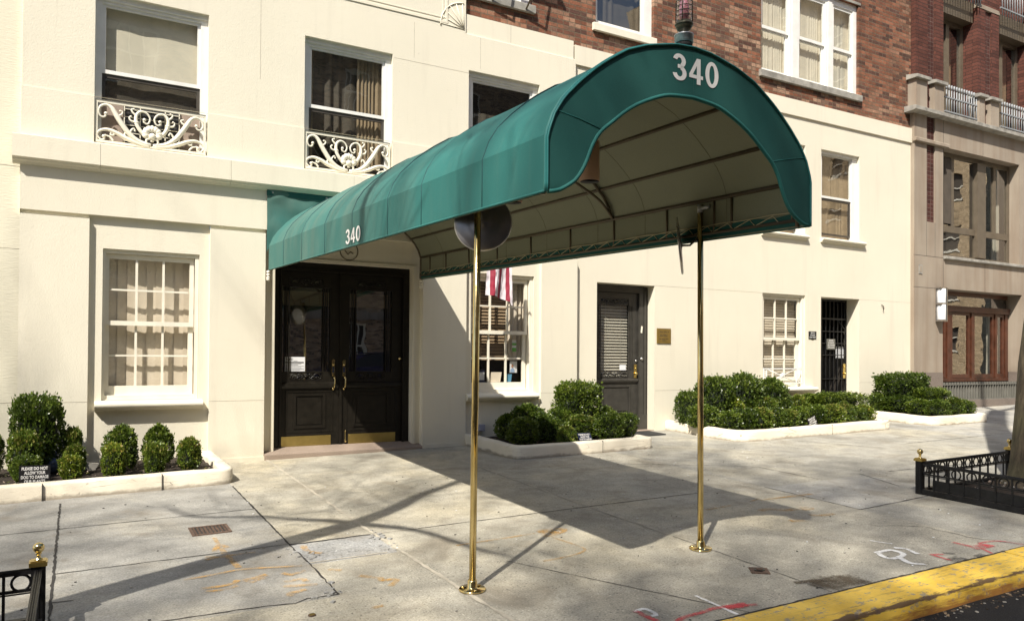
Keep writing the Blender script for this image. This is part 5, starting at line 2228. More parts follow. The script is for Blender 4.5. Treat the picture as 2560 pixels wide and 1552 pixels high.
def rounded(pts, r, n=6):
    out = [Vector(pts[0])]
    for i in range(1, len(pts) - 1):
        p, a, b = Vector(pts[i]), Vector(pts[i - 1]), Vector(pts[i + 1])
        u, v = (a - p).normalized(), (b - p).normalized()
        rr = r[i - 1] if isinstance(r, (list, tuple)) else r
        for k in range(n + 1):
            t = k / n
            q = (p + u * rr) * (1 - t) ** 2 + p * 2 * t * (1 - t) + (p + v * rr) * t * t
            out.append(q)
    out.append(Vector(pts[-1]))
    dense = []
    for a, b in zip(out[:-1], out[1:]):
        k = max(1, int((b - a).length / .12))
        dense += [a.lerp(b, j / k) for j in range(k)]
    dense.append(out[-1])
    return dense


def planter(path, label, h=.155, w=.125, soil=None, joints=()):
    """path runs with the soil on its left hand side"""
    x = sum(p[0] for p in path) / len(path)
    t = thing('planter', label, 'planter', (x, -.7, gz(x, -.7)), 'stucco edged planters along the wall')
    mb = M('stucco_curb')
    prof = [(0, -.12), (-.004, h - .022), (.006, h - .006), (.022, h), (w - .022, h + .002), (w - .006, h - .006), (w, h - .02), (w, -.05)]
    rings = []
    lines = [inset_path(path, d) for d, _ in prof]
    vs, fs = [], []
    for i in range(len(path)):
        for k, (d, z) in enumerate(prof):
            p = lines[k][i]
            jj = .006 * noise.noise((p.x * 3, p.y * 3, z * 8)) + .003 * noise.noise((p.x * 11, p.y * 11, z * 20))
            vs.append((p.x + jj, p.y + jj, gz(p.x, p.y) + z + (jj if z > 0 else 0)))
    m_ = len(prof)
    for i in range(len(path) - 1):
        for k in range(m_ - 1):
            fs.append((i * m_ + k, (i + 1) * m_ + k, (i + 1) * m_ + k + 1, i * m_ + k + 1))
    mb.smooth = True
    mb.add(vs, fs)
    mb.smooth = False
    mb.add(vs[:m_], [tuple(range(m_ - 1, -1, -1))])
    mb.add(vs[-m_:], [tuple(range(m_))])
    mb.mat('joint_dark')
    for jx, jy in joints:
        mb.box(jx, jx + .005, jy - .004, jy + .12, gz(jx, jy) - .02, gz(jx, jy) + h + .0012)
    mb.build('curb', t)
    if soil:
        mb = M('soil')
        x0, x1, y0, y1 = soil
        nx, ny = int((x1 - x0) / .06), int((y1 - y0) / .06)
        vs = []
        for j in range(ny + 1):
            for i in range(nx + 1):
                xx, yy = x0 + (x1 - x0) * i / nx, y0 + (y1 - y0) * j / ny
                vs.append((xx, yy, gz(xx, yy) + .095 + .022 * noise.noise((xx * 5, yy * 5, 0)) + .012 * noise.noise((xx * 17, yy * 17, 0))))
        mb.smooth = True
        mb.add(vs, [(j * (nx + 1) + i, j * (nx + 1) + i + 1, (j + 1) * (nx + 1) + i + 1, (j + 1) * (nx + 1) + i) for j in range(ny) for i in range(nx)])
        mb.build('soil', t)
    return t


P1 = planter(rounded([(-3.2, -1.38), (1.43, -1.315), (1.395, .04)], [.17]), 'cream edged planter in front of the left window, with clipped topiary bushes', soil=(-3.2, 1.32, -1.30, .05), joints=((-.265, -1.359), (.74, -1.336)))
P2 = planter(rounded([(4.70, .06), (4.72, -1.375), (6.90, -1.40), (6.86, -.02)], [.22, .12]), 'cream edged planter between the left brass pole and the office door', soil=(4.80, 6.80, -1.30, .05), joints=((6.03, -1.390),))
P3 = planter(rounded([(8.36, .07), (8.33, -1.55), (11.86, -1.575), (11.78, .07)], [.42, .16]), 'longest cream edged planter, behind the right brass pole, densest with bushes', soil=(8.45, 11.74, -1.48, .07), joints=((10.35, -1.566),))
P4 = planter(rounded([(12.93, .07), (12.86, -1.62), (14.50, -1.70), (14.50, -.03)], [.35, .15]), 'cream edged planter farthest right, in front of the limestone pier', soil=(12.98, 14.42, -1.54, .07))

# ------------------------------------------------------------------ boxwood bushes
LEAVES = {}


def bush_mesh(key, shape, mats, n, seed, sprig=0.0, leaf=.021, tip=.12, tiers=None):
    """unit bush: about 1 wide, 1 deep, 1 high, made of small leaves over twigs; shape = exponent of the superellipse"""
    rr = random.Random(seed)
    mb = MB()
    lm, tipm = mats
    idx = []
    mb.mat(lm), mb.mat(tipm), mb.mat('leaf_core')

    def radius(h, a):
        if tiers:
            for h0, h1, r_ in tiers:
                if h0 <= h <= h1:
                    t = (h - h0) / (h1 - h0)
                    return .5 * r_ * (1 - abs(2 * t - 1) ** 4) ** .35 * (1 + .12 * noise.noise((cos(a) * 1.3, sin(a) * 1.3, h * 3 + seed)))
            return .06
        lo = .26
        t = (h - lo) / (1 - lo)
        lump = 1 + .26 * noise.noise((cos(a) * 1.5 + seed, sin(a) * 1.5, h * 2.2 + seed)) + .24 * noise.noise((cos(a) * 3.2, sin(a) * 3.2 + seed, h * 5 + seed))
        if t < 0:
            return .5 * (.46 + .54 * (h / lo) ** .8) * .95 * lump
        return .5 * max(.02, (1 - t ** shape)) ** (1 / shape) * lump

    for k in range(n):
        h = rr.uniform(.10, 1.0) if rr.random() < .75 else rr.uniform(.72, 1.02)
        a = rr.uniform(0, 2 * pi)
        if h > .93:
            r = radius(min(h, .985), a) * sqrt(rr.random())
        else:
            r = radius(h, a) * (1.0 - abs(rr.gauss(0, .10)))
        if sprig and rr.random() < sprig:
            r *= rr.uniform(.98, 1.14)
            h += rr.uniform(0, .07)
        p = Vector((r * cos(a), r * sin(a), h))
        out = Vector((cos(a), sin(a), .35 + (h - .5) * 1.1)).normalized()
        # a clump of a few leaves
        for q in range(3):
            c = p + Vector((rr.gauss(0, .022), rr.gauss(0, .022), rr.gauss(0, .022)))
            d = (out + Vector((rr.gauss(0, .55), rr.gauss(0, .55), rr.gauss(.15, .5)))).normalized()
            s = d.cross(Vector((rr.gauss(0, 1), rr.gauss(0, 1), rr.gauss(0, 1))))
            if s.length < .01:
                continue
            s.normalize()
            L = leaf * rr.uniform(1.1, 2.3)
            w_ = L * .36
            mb.cur = 1 if rr.random() < tip * (2.2 if h > .8 else .6) else 0
            m_ = c + d * L * .45
            mb.add([c, m_ + s * w_, c + d * L, m_ - s * w_], ((0, 1, 2, 3),))
    # closed inner twig shell, coloured near black for the shade between leaves
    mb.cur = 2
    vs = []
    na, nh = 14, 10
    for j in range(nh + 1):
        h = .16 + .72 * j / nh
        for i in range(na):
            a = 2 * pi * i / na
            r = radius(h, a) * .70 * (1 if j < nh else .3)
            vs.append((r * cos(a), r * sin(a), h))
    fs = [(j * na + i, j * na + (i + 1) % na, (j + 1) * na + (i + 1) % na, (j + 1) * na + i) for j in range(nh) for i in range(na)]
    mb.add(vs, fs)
    me_o = mb.build('foliage')
    me = me_o.data
    bpy.data.objects.remove(me_o)
    LEAVES[key] = me
    return me


def stem_mesh(seed):
    rr = random.Random(seed)
    mb = M('twig')
    for k in range(9):
        a = rr.uniform(0, 6.28)
        r0 = rr.uniform(.01, .08)
        r1 = rr.uniform(.12, .30)
        mb.tube([(r0 * cos(a), r0 * sin(a), -.05), (r0 * 1.5 * cos(a + .2), r0 * 1.5 * sin(a + .2), .14), (r1 * cos(a + .3), r1 * sin(a + .3), .36)], [.022, .016, .008], 5)
    o = mb.build('stem')
    me = o.data
    bpy.data.objects.remove(o)
    return me


D_, B_ = ('leaf_dark', 'leaf_bright'), ('leaf_bright', 'leaf_tip')
for k in range(3):
    bush_mesh('dome%d' % k, (3.2, 2.6, 4.0)[k], (D_, ('leaf_dark', 'leaf_bright'), D_)[k], 2000, 21 + k, .16, .032, (.18, .30, .12)[k])
    bush_mesh('bright%d' % k, (2.6, 3.4, 2.2)[k], (B_, ('leaf_bright', 'leaf_dark'), B_)[k], 1800, 31 + k, .22, .034, (.08, .35, .14)[k])
    bush_mesh('small%d' % k, (4, 3, 5)[k], (('leaf_dark', 'leaf_bright'), B_, ('leaf_bright', 'leaf_dark'))[k], 1300, 41 + k, .16, .046, (.35, .16, .4)[k])
    bush_mesh('loose%d' % k, (2.2, 3.0, 2.0)[k], D_, 1150, 51 + k, .6, .044, .16)
    bush_mesh('cube%d' % k, (6, 4, 7)[k], B_, 1400, 61 + k, .18, .044, .10)
bush_mesh('box0', 7, D_, 2900, 3, .10, .028, .20)
bush_mesh('hedge0', 8, D_, 3600, 4, .14, .025, .14)
bush_mesh('tiered0', 4, B_, 1700, 8, .10, .038, .18, tiers=((.0, .30, .82), (.30, .58, 1.0), (.58, 1.0, .88)))
ALIAS = {'dome': 3, 'dome2': 3, 'small': 3, 'loose': 3, 'cube': 3, 'box': 1, 'hedge': 1, 'tiered': 1}
STEMS = [stem_mesh(k) for k in range(3)]
bi = 0


def bush(kind, x, y, w, h, label, group, depth=None):
    global bi
    z = gz(x, y) + .085
    t = thing('boxwood_bush', label, 'bush', (x, y, z), group)
    rr = random.Random(bi * 13 + 5)
    sx, sy = w * 1.04, (depth or min(w, .55)) * 1.04
    kk = ('bright' if kind == 'dome2' else kind) + str(bi % ALIAS[kind])
    for nm, me in (('foliage', LEAVES[kk]), ('stem', STEMS[bi % 3])):
        o = bpy.data.objects.new(nm, me)
        COL.objects.link(o)
        o.parent = t
        o.scale = (sx, sy, h * rr.uniform(.97, 1.03))
        if abs(sx - sy) < .12:
            o.rotation_euler = (rr.uniform(-.05, .05), rr.uniform(-.05, .05), rr.uniform(0, 6.28))
        elif rr.random() < .5:
            o.rotation_euler = (0, 0, pi)
    bi += 1


G1, G2, G3, G4 = ['bushes in the %s planter' % s for s in ('left', 'middle', 'long', 'far right')]
for kind, x, y, w, h, lab, d in (
    ('box', -0.360, -0.360, 0.404, 0.770, 'tallest clipped bush of the left planter, against the wall behind two lower ones', 0.405),
    ('cube', -0.430, -0.620, 0.249, 0.460, 'middle sized bush before the tallest one in the left planter, with some yellowed tips', 0.264),
    ('small', -0.410, -0.880, 0.206, 0.265, 'lowest bush standing just behind the black please sign', 0.229),
    ('tiered', -0.035, -0.400, 0.163, 0.440, 'narrow bush with yellowed top, rearmost of a stepped trio left of the window', 0.176),
    ('small', -0.015, -0.620, 0.172, 0.310, 'middle bush of the stepped trio left of the window', 0.176),
    ('cube', -0.030, -0.970, 0.172, 0.240, 'front bush of the stepped trio left of the window, on bare stems', 0.176),
    ('loose', 0.405, -0.530, 0.310, 0.440, 'ragged bush below the left window sill, leftmost of the pair with stray sprigs', 0.282),
    ('cube', 0.330, -0.950, 0.172, 0.330, 'rounded bush in front of the ragged one with stray sprigs, nearest the curb', 0.194),
    ('loose', 0.770, -0.580, 0.284, 0.440, 'bush with yellowish top under the right half of the left window', 0.264),
    ('cube', 0.710, -0.980, 0.181, 0.320, 'clipped bush in front of the one with the yellowish top', 0.194),
    ('small', 1.045, -0.870, 0.198, 0.330, 'single small bush by the rounded corner of the left planter', 0.202),
    ('dome', -0.740, -0.400, 0.189, 0.420, 'bush cut off by the left edge of the photo', 0.220)):
    bush(kind, x, y, w, h, lab, G1, d)
for kind, x, y, w, h, lab, d in (
    ('box', 6.33, -.36, .66, .74, 'big bright domed bush, tallest of the planter left of the office door', .5),
    ('dome', 5.98, -.42, .40, .40, 'dark bush tucked at the left foot of the big domed one', .4),
    ('loose', 5.14, -.40, .30, .34, 'thin dark bush at the left end of the middle planter, by the pole', .3),
    ('dome', 5.12, -.88, .38, .36, 'dark rounded bush in the left front of the middle planter', .36),
    ('dome', 5.52, -.84, .37, .36, 'dark bush in the front row, second from the left end of the middle planter', .36),
    ('dome2', 6.10, -.80, .54, .33, 'wide bush right behind the tilted blue sign', .4),
    ('dome2', 6.78, -.36, .46, .39, 'bright bush between the big domed one and the office door', .4),
    ('dome2', 6.38, -1.08, .38, .36, 'bright bush right of the tilted blue sign in the front row', .34),
    ('dome', 6.70, -.98, .34, .34, 'bush at the right end of the middle planter beside the office doorway', .32),
    ('loose', 5.50, -.36, .56, .43, 'sprawling bush with long upright sprigs under the window of the middle planter', .36),
    ('small', 5.64, -1.12, .22, .24, 'little yellowish bush left of the tilted blue sign', .22)):
    bush(kind, x, y, w, h, lab, G2, d)
for kind, x, y, w, h, lab, d in (
    ('dome', 9.01, -.36, .62, .76, 'tall dome bush right behind the right brass pole', .5),
    ('dome', 9.67, -.36, .70, .78, 'tallest dome bush of the long planter, left of the window balustrade', .5),
    ('dome', 10.32, -.36, .60, .68, 'dark dome bush directly below the window balustrade', .48),
    ('dome', 8.50, -.36, .40, .55, 'upright dark bush at the wall, left end of the long planter', .38),
    ('small', 8.43, -.70, .40, .36, 'low bush at the left front of the long planter, before the upright dark one', .38),
    ('dome', 8.62, -.62, .36, .33, 'low bush half hidden by the right brass pole', .36),
    ('dome2', 9.27, -.48, .46, .45, 'brightest lime green bush of the long planter', .4),
    ('small', 8.62, -1.10, .34, .30, 'front bush immediately left of the right brass pole at curb level', .32),
    ('dome', 9.69, -.48, .38, .42, 'bush in the middle row below the tallest dome of the long planter', .36),
    ('small', 8.93, -1.12, .34, .32, 'first separate front bush right of the right brass pole', .32),
    ('dome2', 10.05, -.50, .38, .42, 'bright tufted bush in the middle row left of the window balustrade', .36),
    ('small', 9.23, -1.14, .34, .33, 'second front bush right of the right brass pole', .32),
    ('small', 9.52, -1.15, .33, .32, 'third front bush right of the right brass pole', .3),
    ('dome', 10.45, -.46, .42, .41, 'middle row bush under the left end of the balustrade sill', .36),
    ('small', 9.78, -1.18, .37, .29, 'front bush left of the white lettered sign, with yellow leaves low down', .3),
    ('dome2', 10.85, -.48, .41, .42, 'middle row bush under the sill of the balustraded window', .36),
    ('small', 10.03, -1.18, .30, .32, 'front bush touching the left edge of the white lettered sign', .28),
    ('dome', 11.24, -.40, .40, .41, 'dark bush between the window sill and the service gate', .36),
    ('hedge', 11.55, -.70, 1.10, .46, 'wide clipped hedge in front of the barred service gate', .5),
    ('small', 10.51, -1.14, .35, .31, 'front bush just right of the white lettered sign', .3),
    ('small', 10.74, -1.26, .36, .32, 'front bush with yellow leaves, second right of the white lettered sign', .3),
    ('dome2', 11.02, -1.26, .34, .36, 'front bush in the middle below the wide clipped hedge', .3),
    ('small', 11.30, -1.27, .32, .28, 'front bush below the right half of the wide clipped hedge', .3),
    ('small', 11.56, -1.24, .32, .29, 'last front bush at the right corner of the long planter', .3)):
    bush(kind, x, y, w, h, lab, G3, d)
for kind, x, y, w, h, lab, d in (
    ('box', 13.92, -.40, 1.30, .74, 'big bush with yellow flecked top before the limestone pier', .6),
    ('small', 13.08, -.42, .32, .36, 'slim bush at the left end of the far right planter', .3),
    ('dome2', 13.42, -.62, .90, .33, 'low bush at the left foot of the big one in the far right planter', .45),
    ('hedge', 14.12, -.80, .72, .46, 'flat topped dark hedge right of the big bush', .5),
    ('dome', 13.40, -1.06, .52, .30, 'low bush in the left front of the far right planter', .36),
    ('dome', 13.55, -1.30, .60, .31, 'dark front bush at the curb corner of the far right planter', .36),
    ('dome2', 13.98, -1.34, .43, .33, 'bright upright front bush in the far right planter', .34),
    ('dome', 14.28, -1.34, .36, .29, 'last small bush at the right end of the far right planter', .3)):
    bush(kind, x, y, w, h, lab, G4, d)

# a bin liner and a stone left in the first planter
mb = M('clear_bag')
mb.smooth = True
for c, r, s in (((-.21, -.42, gz(0, -.4) + .17), .085, (1.0, .7, 1.0)), ((-.19, -.42, gz(0, -.4) + .29), .028, (1, 1, 1.2))):
    mb.ball(c, r, 14, s)
solo(mb, 'plastic_bag', 'dark knotted plastic bag lying between the bushes of the left planter', 'bag')
mb = M('stone_cap')
mb.obox((.12, -.34, gz(.1, -.3) + .13), (.07, .01, -.01), (-.01, .05, 0), (.02, 0, .035))
solo(mb, 'loose_stone', 'flat grey stone lying on the soil below the left window', 'stone')

# fallen leaves on the planter soil
mb = MB()
rr = random.Random(77)
for x0, x1, y0, n in ((-1.0, 1.28, -1.22, 420), (4.85, 6.75, -1.25, 320), (8.6, 11.7, -1.42, 420), (13.0, 14.4, -1.5, 160)):
    for _ in range(n):
        x, y = rr.uniform(x0, x1), rr.uniform(y0, -.05)
        mb.mat(rr.choice(['curtain_tan', 'leaf_tip', 'twig', 'granite', 'leaf_dark']))
        s, a, e = rr.uniform(.010, .022), rr.uniform(0, 6.28), rr.uniform(-.5, .5)
        z = gz(x, y) + .118 + rr.uniform(0, .02)
        d, w_ = Vector((cos(a), sin(a), e)) * s, Vector((-sin(a), cos(a), .2)) * s * .45
        c = Vector((x, y, z))
        mb.add([c - d, c + w_, c + d, c - w_], ((0, 1, 2, 3),))
tag(mb.build('leaf_litter'), kind='stuff')


# the please signs
def please(org, right, upv, w, h, board, label, lettered=True, clip=0):
    right, upv = Vector(right).normalized(), Vector(upv).normalized()
    n = right.cross(upv).normalized()
    c = Vector(org)
    t = thing('garden_sign', label, 'sign', tuple(c), 'plant signs stuck in the planters')
    mb = M(board)
    mb.obox(c, right * w / 2, upv * h / 2, n * .004)
    mb.build('board', t)
    mb = M('white_letter')
    for i, (s_, f) in enumerate((('PLEASE DO NOT', .84), ('ALLOW YOUR', .68), ('DOG TO DAMAGE', .88), ('OUR PLANTS', .67))):
        lw, lh = w * f, h * .155
        o = c - right * lw / 2 + upv * (h * (.28 - .205 * i)) + n * .004
        text_into(mb, s_, o, right, upv, lw, lh, .0015, .035)
    mb.build('lettering', t)
    mb = M('grey_metal')
    for s in (-1, 1):
        b = c - upv * h * .5 + right * s * w * .3 - n * .008
        mb.beam(b + upv * h * .4, b - Vector((0, 0, .10)), .008, .004, n)
    mb.build('stake', t)


please((-.33, -1.12, .106), (1, .03, -.02), (0, .05, 1), .250, .195, 'sign_black', 'black sign with white capitals standing upright in the left planter')
please((5.868, -1.225, .180), (1, .02, -.02), (-.30, .18, 1), .215, .155, 'sign_blue', 'navy blue sign tilted to the left in the middle planter')
please((10.112, -1.385, .258), (1, .0, .31), (-.40, .10, 1), .19, .17, 'sign_black', 'sign leaning askew in the long planter right of the pole')


# ------------------------------------------------------------------ tree pit guards
def pit_guard(cor, runx, runy, label, posts, slope_end=None, flip=1):
    """iron guard: one run along x, one run towards the kerb, both starting at the corner post"""
    X, Y = cor
    t = thing('tree_guard', label, 'tree guard', (X, Y, gz(X, Y)), 'iron guards round the tree pits')

    def run(p0, p1, nring, nm, bend=None):
        p0, p1 = Vector((*p0, 0)), Vector((*p1, 0))
        mb = M('iron_black')
        L = (p1 - p0).length
        d = (p1 - p0) / L

        def at(s, h):
            q = p0 + d * s
            drop = 0
            if bend and s > bend[0]:
                drop = (s - bend[0]) / (L - bend[0]) * bend[1]
            return Vector((q.x, q.y, gz(q.x, q.y) + h - drop))
        cuts = [0, bend[0], L] if bend else [0, L]
        for a, b in zip(cuts[:-1], cuts[1:]):
            mb.beam(at(a, .300), at(b, .300), .034, .022)
            mb.beam(at(a, .204), at(b, .204), .016, .016)
            mb.beam(at(a, .188), at(b, .188), .010, .007)
            for k in (-.009, 0, .009):
                s_ = Vector((-d.y, d.x, 0)) * k
                mb.tube([at(a, .3125) + s_, at(b, .3125) + s_], .0038, 4)
        mb.beam(Vector((p0.x, p0.y, gz(p0.x, p0.y) + .024)), Vector((p1.x, p1.y, gz(p1.x, p1.y) + .024)), .045, .06)
        if bend:
            mb.beam(Vector((p0.x, p0.y, gz(p0.x, p0.y) + .105)) + d * .13, Vector((p1.x, p1.y, gz(p1.x, p1.y) + .105)), .004, .10)
        sp = L / nring
        for k in range(nring):
            c = at(sp * (k + .5), .246)
            r = min(.043, sp * .42)
            mb.tube([c + d * r * cos(R(a)) + Vector((0, 0, r * sin(R(a)))) for a in range(0, 360, 20)], .0075, 6, closed=True)
        for k in range(nring + 1):
            s = min(max(sp * k, .01), L - .01)
            lo = at(s, 0)
            lo.z = gz(lo.x, lo.y) + .05
            mb.beam(lo, at(s, .295), .014, .014, (d.x, d.y, 0))
        return mb.build(nm, t)

    run((X, Y), (X + runx, Y), max(3, int(abs(runx) / .145)), 'panel')
    run((X, Y), (X, Y - runy), int(runy / .145), 'panel', slope_end)
    for px, py in posts:
        z = gz(px, py)
        mb = M('iron_black')
        mb.box(px - .030, px + .030, py - .030, py + .030, z - .05, z + .330)
        for k in (-1, 0, 1):
            mb.box(px - .034, px + .034, py - .005 + .018 * k, py + .005 + .018 * k, z + .03, z + .325)
            mb.box(px - .005 + .018 * k, px + .005 + .018 * k, py - .034, py + .034, z + .03, z + .325)
        p = mb.build('post', t)
        mb = M('brass_plate')
        mb.box(px - .042, px + .042, py - .042, py + .042, z + .328, z + .350)
        mb.box(px - .035, px + .035, py - .035, py + .035, z + .350, z + .357)
        mb.build('cap', p)
        mb = M('brass')
        mb.lathe([(.022, .355), (.020, .362), (.011, .368), (.010, .384), (.016, .390), (.012, .396)], (px, py, z), 16)
        mb.ball((px, py, z + .420), .0285, 18)
        mb.build('ball', p)
    return t


pit_guard((7.335, -4.93), 3.3, 1.45, 'black iron guard with ring frieze round the tree at the right edge', ((7.335, -4.93), (8.96, -4.93), (10.66, -4.93)), (1.0, .12))
pit_guard((-.165, -4.80), -2.0, 1.55, 'black iron guard with brass ball post at the lower left corner', ((-.165, -4.80), (-2.13, -4.80)))
mb = M('granite')
rr = random.Random(8)
for x0, x1 in ((7.45, 10.5), (-2.1, -.2)):
    for _ in range(160):
        x, y = rr.uniform(x0, x1), rr.uniform(-6.3, -5.0)
        s = rr.uniform(.005, .016)
        mb.mat(rr.choice(['granite', 'paper', 'curtain_tan', 'stone_cap']))
        a = rr.uniform(0, 3)
        mb.obox((x, y, gz(x, y) + .045), (s * cos(a), s * sin(a), .2 * s), (-s * .7 * sin(a), s * .7 * cos(a), 0), (0, 0, s * .4))
tag(mb.build('wood_chips'), kind='stuff')


# ------------------------------------------------------------------ street trees (bare in early spring)
def tree(base, lean, r0, hgt, seed, label, limbs=6, trunk=None, boughs=(),  rmin=.004, first=2.6, spread=1.0, depth=5):
    rr = random.Random(seed)
    bx, by = base
    z0 = gz(bx, by) - .02
    t = thing('street_tree', label, 'tree', (bx, by, z0), 'bare street trees')
    mb = M('bark')
    # trunk with flare and knobbly bark
    n, m_ = 26, 26
    path, rad = [], []
    H = first + 1.2
    for i in range(n + 1):
        f = i / n
        h = H * f
        w = Vector((bx + lean[0] * h + .05 * sin(h * 1.3 + seed), by + lean[1] * h + .04 * cos(h * 1.1 + seed), z0 + h))
        path.append(w)
        rad.append(r0 * (1 - .38 * f) * (1 + .55 * max(0, 1 - h / .45) ** 2))
    if trunk:
        tp = bez([(x, y, z0 + h) for x, y, h in trunk], 40)
        path = [tp[int(i / n * (len(tp) - 1))] for i in range(n + 1)]
    vs, fs = [], []
    for i in range(n + 1):
        for k in range(m_):
            a = 2 * pi * k / m_
            p = path[i]
            rr_ = rad[i] * (1 + .10 * noise.noise((cos(a) * 2.2, sin(a) * 2.2, p.z * 1.3 + seed)) + .05 * noise.noise((cos(a) * 7, sin(a) * 7, p.z * 3)))
            vs.append((p.x + rr_ * cos(a), p.y + rr_ * sin(a), p.z))
    for i in range(n):
        for k in range(m_):
            fs.append((i * m_ + k, i * m_ + (k + 1) % m_, (i + 1) * m_ + (k + 1) % m_, (i + 1) * m_ + k))
    mb.smooth = True
    mb.add(vs, fs)
    mb.smooth = False
    mb.build('trunk', t)
    cr = M('bark')

    def grow(p, d, r, L, lev):
        n_ = 5 if lev < 3 else 3
        pts, q, dd = [p.copy()], p.copy(), d.copy()
        for k in range(n_):
            dd = (dd + Vector((rr.gauss(0, .16), rr.gauss(0, .16), rr.gauss(.05, .12)))).normalized()
            q = q + dd * L / n_
            pts.append(q.copy())
        rs = [max(rmin, r * (1 - .5 * k / n_)) for k in range(n_ + 1)]
        cr.tube(pts, rs, 8 if lev < 2 else 5 if lev < 4 else 3, caps=False)
        if lev >= depth:
            return
        nb = (3, 3, 4, 4, 4, 3)[min(lev, 5)]
        for k in range(nb):
            f = rr.uniform(.3, 1.0) if k else 1.0
            j = min(n_ - 1, int(f * n_))
            s = pts[j].lerp(pts[j + 1], f * n_ - j) if j < n_ else pts[-1]
            ax = Vector((rr.gauss(0, 1), rr.gauss(0, 1), rr.gauss(0, .6)))
            side = (ax - dd * ax.dot(dd)).normalized()
            ang = rr.uniform(.35, .95) if k else rr.uniform(.1, .4)
            nd = (dd * cos(ang) + side * sin(ang) * spread + Vector((0, 0, .10))).normalized()
            grow(s, nd, r * (1 - .5 * f) * (rr.uniform(.55, .78) if lev < 1 else rr.uniform(.38, .6)), L * rr.uniform(.58, .82), lev + 1)

    for pts, ra, rb in boughs:
        q = bez([(x, y, z0 + h) for x, y, h in pts], 6)
        cr.tube(q, [ra + (rb - ra) * i / (len(q) - 1) for i in range(len(q))], 8)
        for i in range(6, len(q), 5):
            d_ = Vector((rr.gauss(0, 1), rr.gauss(0, 1), rr.uniform(.2, 1.2))).normalized()
            grow(q[i].copy(), d_, rb * .5, hgt * .17, 3)
    top = path[-1]
    for k in range(limbs):
        a = 2 * pi * k / limbs + rr.uniform(-.4, .4)
        el = rr.uniform(.55, 1.15)
        f = rr.uniform(first / H, 1)
        p = path[min(n, int(f * n))]
        grow(p.copy(), Vector((cos(a) * cos(el), sin(a) * cos(el), sin(el))), r0 * rr.uniform(.30, .48), hgt * rr.uniform(.22, .32), 0)
    if not trunk:
        grow(top.copy(), Vector((lean[0], lean[1], 1)).normalized(), r0 * .55, hgt * .28, 0)
    cr.build('crown', t)
    return t


tree((8.80, -5.28), (.15, 0.0), .27, 7.0, 3, 'rough barked tree trunk rising from the iron guard at the right edge', limbs=0, first=8.5, depth=4,
     trunk=[(8.80, -5.28, 0), (8.98, -5.28, 1.2), (9.25, -5.30, 3.0), (9.9, -5.4, 6.5), (10.6, -5.6, 9.5)],
     boughs=[([(10.6, -5.6, 9.4), (11.2, -6.0, 11), (11.5, -6.2, 13)], .07, .03), ([(10.6, -5.6, 9.4), (10.9, -5.2, 11), (11.6, -5.0, 12)], .06, .03)])
tree((-1.3, -5.2), (0, 0), .165, 9.0, 11, 'bare tree in the left pit, outside the photo, shading the pavement', limbs=0, first=3.3, depth=5,
     trunk=[(-1.3, -5.2, 0), (-1.12, -5.45, 2.2), (-.88, -5.80, 4.5)],
     boughs=[([(-.88, -5.80, 4.45), (-.82, -6.19, 4.7), (-.79, -6.57, 4.9), (-.79, -7.28, 5.1), (-1.0, -7.9, 5.6)], .055, .015),
             ([(-.88, -5.80, 4.45), (-.84, -5.79, 5.2), (-.85, -5.74, 5.8), (-.70, -5.70, 7.0), (-.9, -5.9, 8.5), (-.6, -6.2, 10)], .10, .02),
             ([(-.88, -5.80, 4.40), (-1.16, -5.73, 4.65), (-1.63, -5.68, 4.95), (-2.05, -5.62, 5.25), (-2.84, -5.6, 5.7), (-3.6, -5.5, 6.6)], .055, .015)])
tree((-9.8, -17.7), (.0, .0), .30, 15.0, 5, 'tall bare tree across the street, outside the photo, added to cast soft shade', limbs=8, first=12.5, depth=5, rmin=.010)  # added out of view, crown placed and thickened to soften the pavement light
tree((-17.5, -17.7), (.0, .0), .30, 15.0, 8, 'second tall bare tree across the street, added unseen for its soft shade', limbs=8, first=11.5, depth=5, rmin=.010)  # also added out of view, dapples the left part of the pavement

# ------------------------------------------------------------------ ironwork and marks on the pavement
def ground_box(mb, poly, lift, th):
    n = len(poly)
    vs = [(x, y, gz(x, y) + lift) for x, y in poly] + [(x, y, gz(x, y) + lift - th) for x, y in poly]
    mb.add(vs, [tuple(range(n))] + [(i, n + i, n + (i + 1) % n, (i + 1) % n) for i in range(n)])


gr = thing('drain_grate', 'rusty square cast iron grate in the pavement before the left planter', 'grate', (.93, -3.14, gz(.93, -3.14)))
mb = M('rust_iron')
x0, x1, y0, y1 = .785, 1.075, -3.275, -3.005
for a in ((x0, x1, y0, y0 + .022), (x0, x1, y1 - .022, y1), (x0, x0 + .022, y0 + .022, y1 - .022), (x1 - .022, x1, y0 + .022, y1 - .022)):
    ground_box(mb, [(a[0], a[2]), (a[1], a[2]), (a[1], a[3]), (a[0], a[3])], .008, .02)
mb.build('frame', gr)
mb = M('rust_iron')
nx = 9
for i in range(nx):
    for j in range(nx):
        cx_, cy_ = x0 + .035 + (x1 - x0 - .07) * i / (nx - 1), y0 + .035 + (y1 - y0 - .07) * j / (nx - 1)
        s = .0085 if (i - 4) ** 2 + (j - 4) ** 2 > 6 else .011
        ground_box(mb, [(cx_ + s * cos(R(a)), cy_ + s * sin(R(a))) for a in range(0, 360, 60)], .0075, .012)
mb.mat('joint_dark')
ground_box(mb, [(x0 + .02, y0 + .02), (x1 - .02, y0 + .02), (x1 - .02, y1 - .02), (x0 + .02, y1 - .02)], .0042, .002)
mb.build('lattice', gr)
mb = M('rust_iron')
c = (3.985, -5.94)
ground_box(mb, [(c[0] + .085 * cos(R(a)), c[1] + .085 * sin(R(a))) for a in (8, 98, 188, 278)], .008, .02)
mb.mat('iron_black')
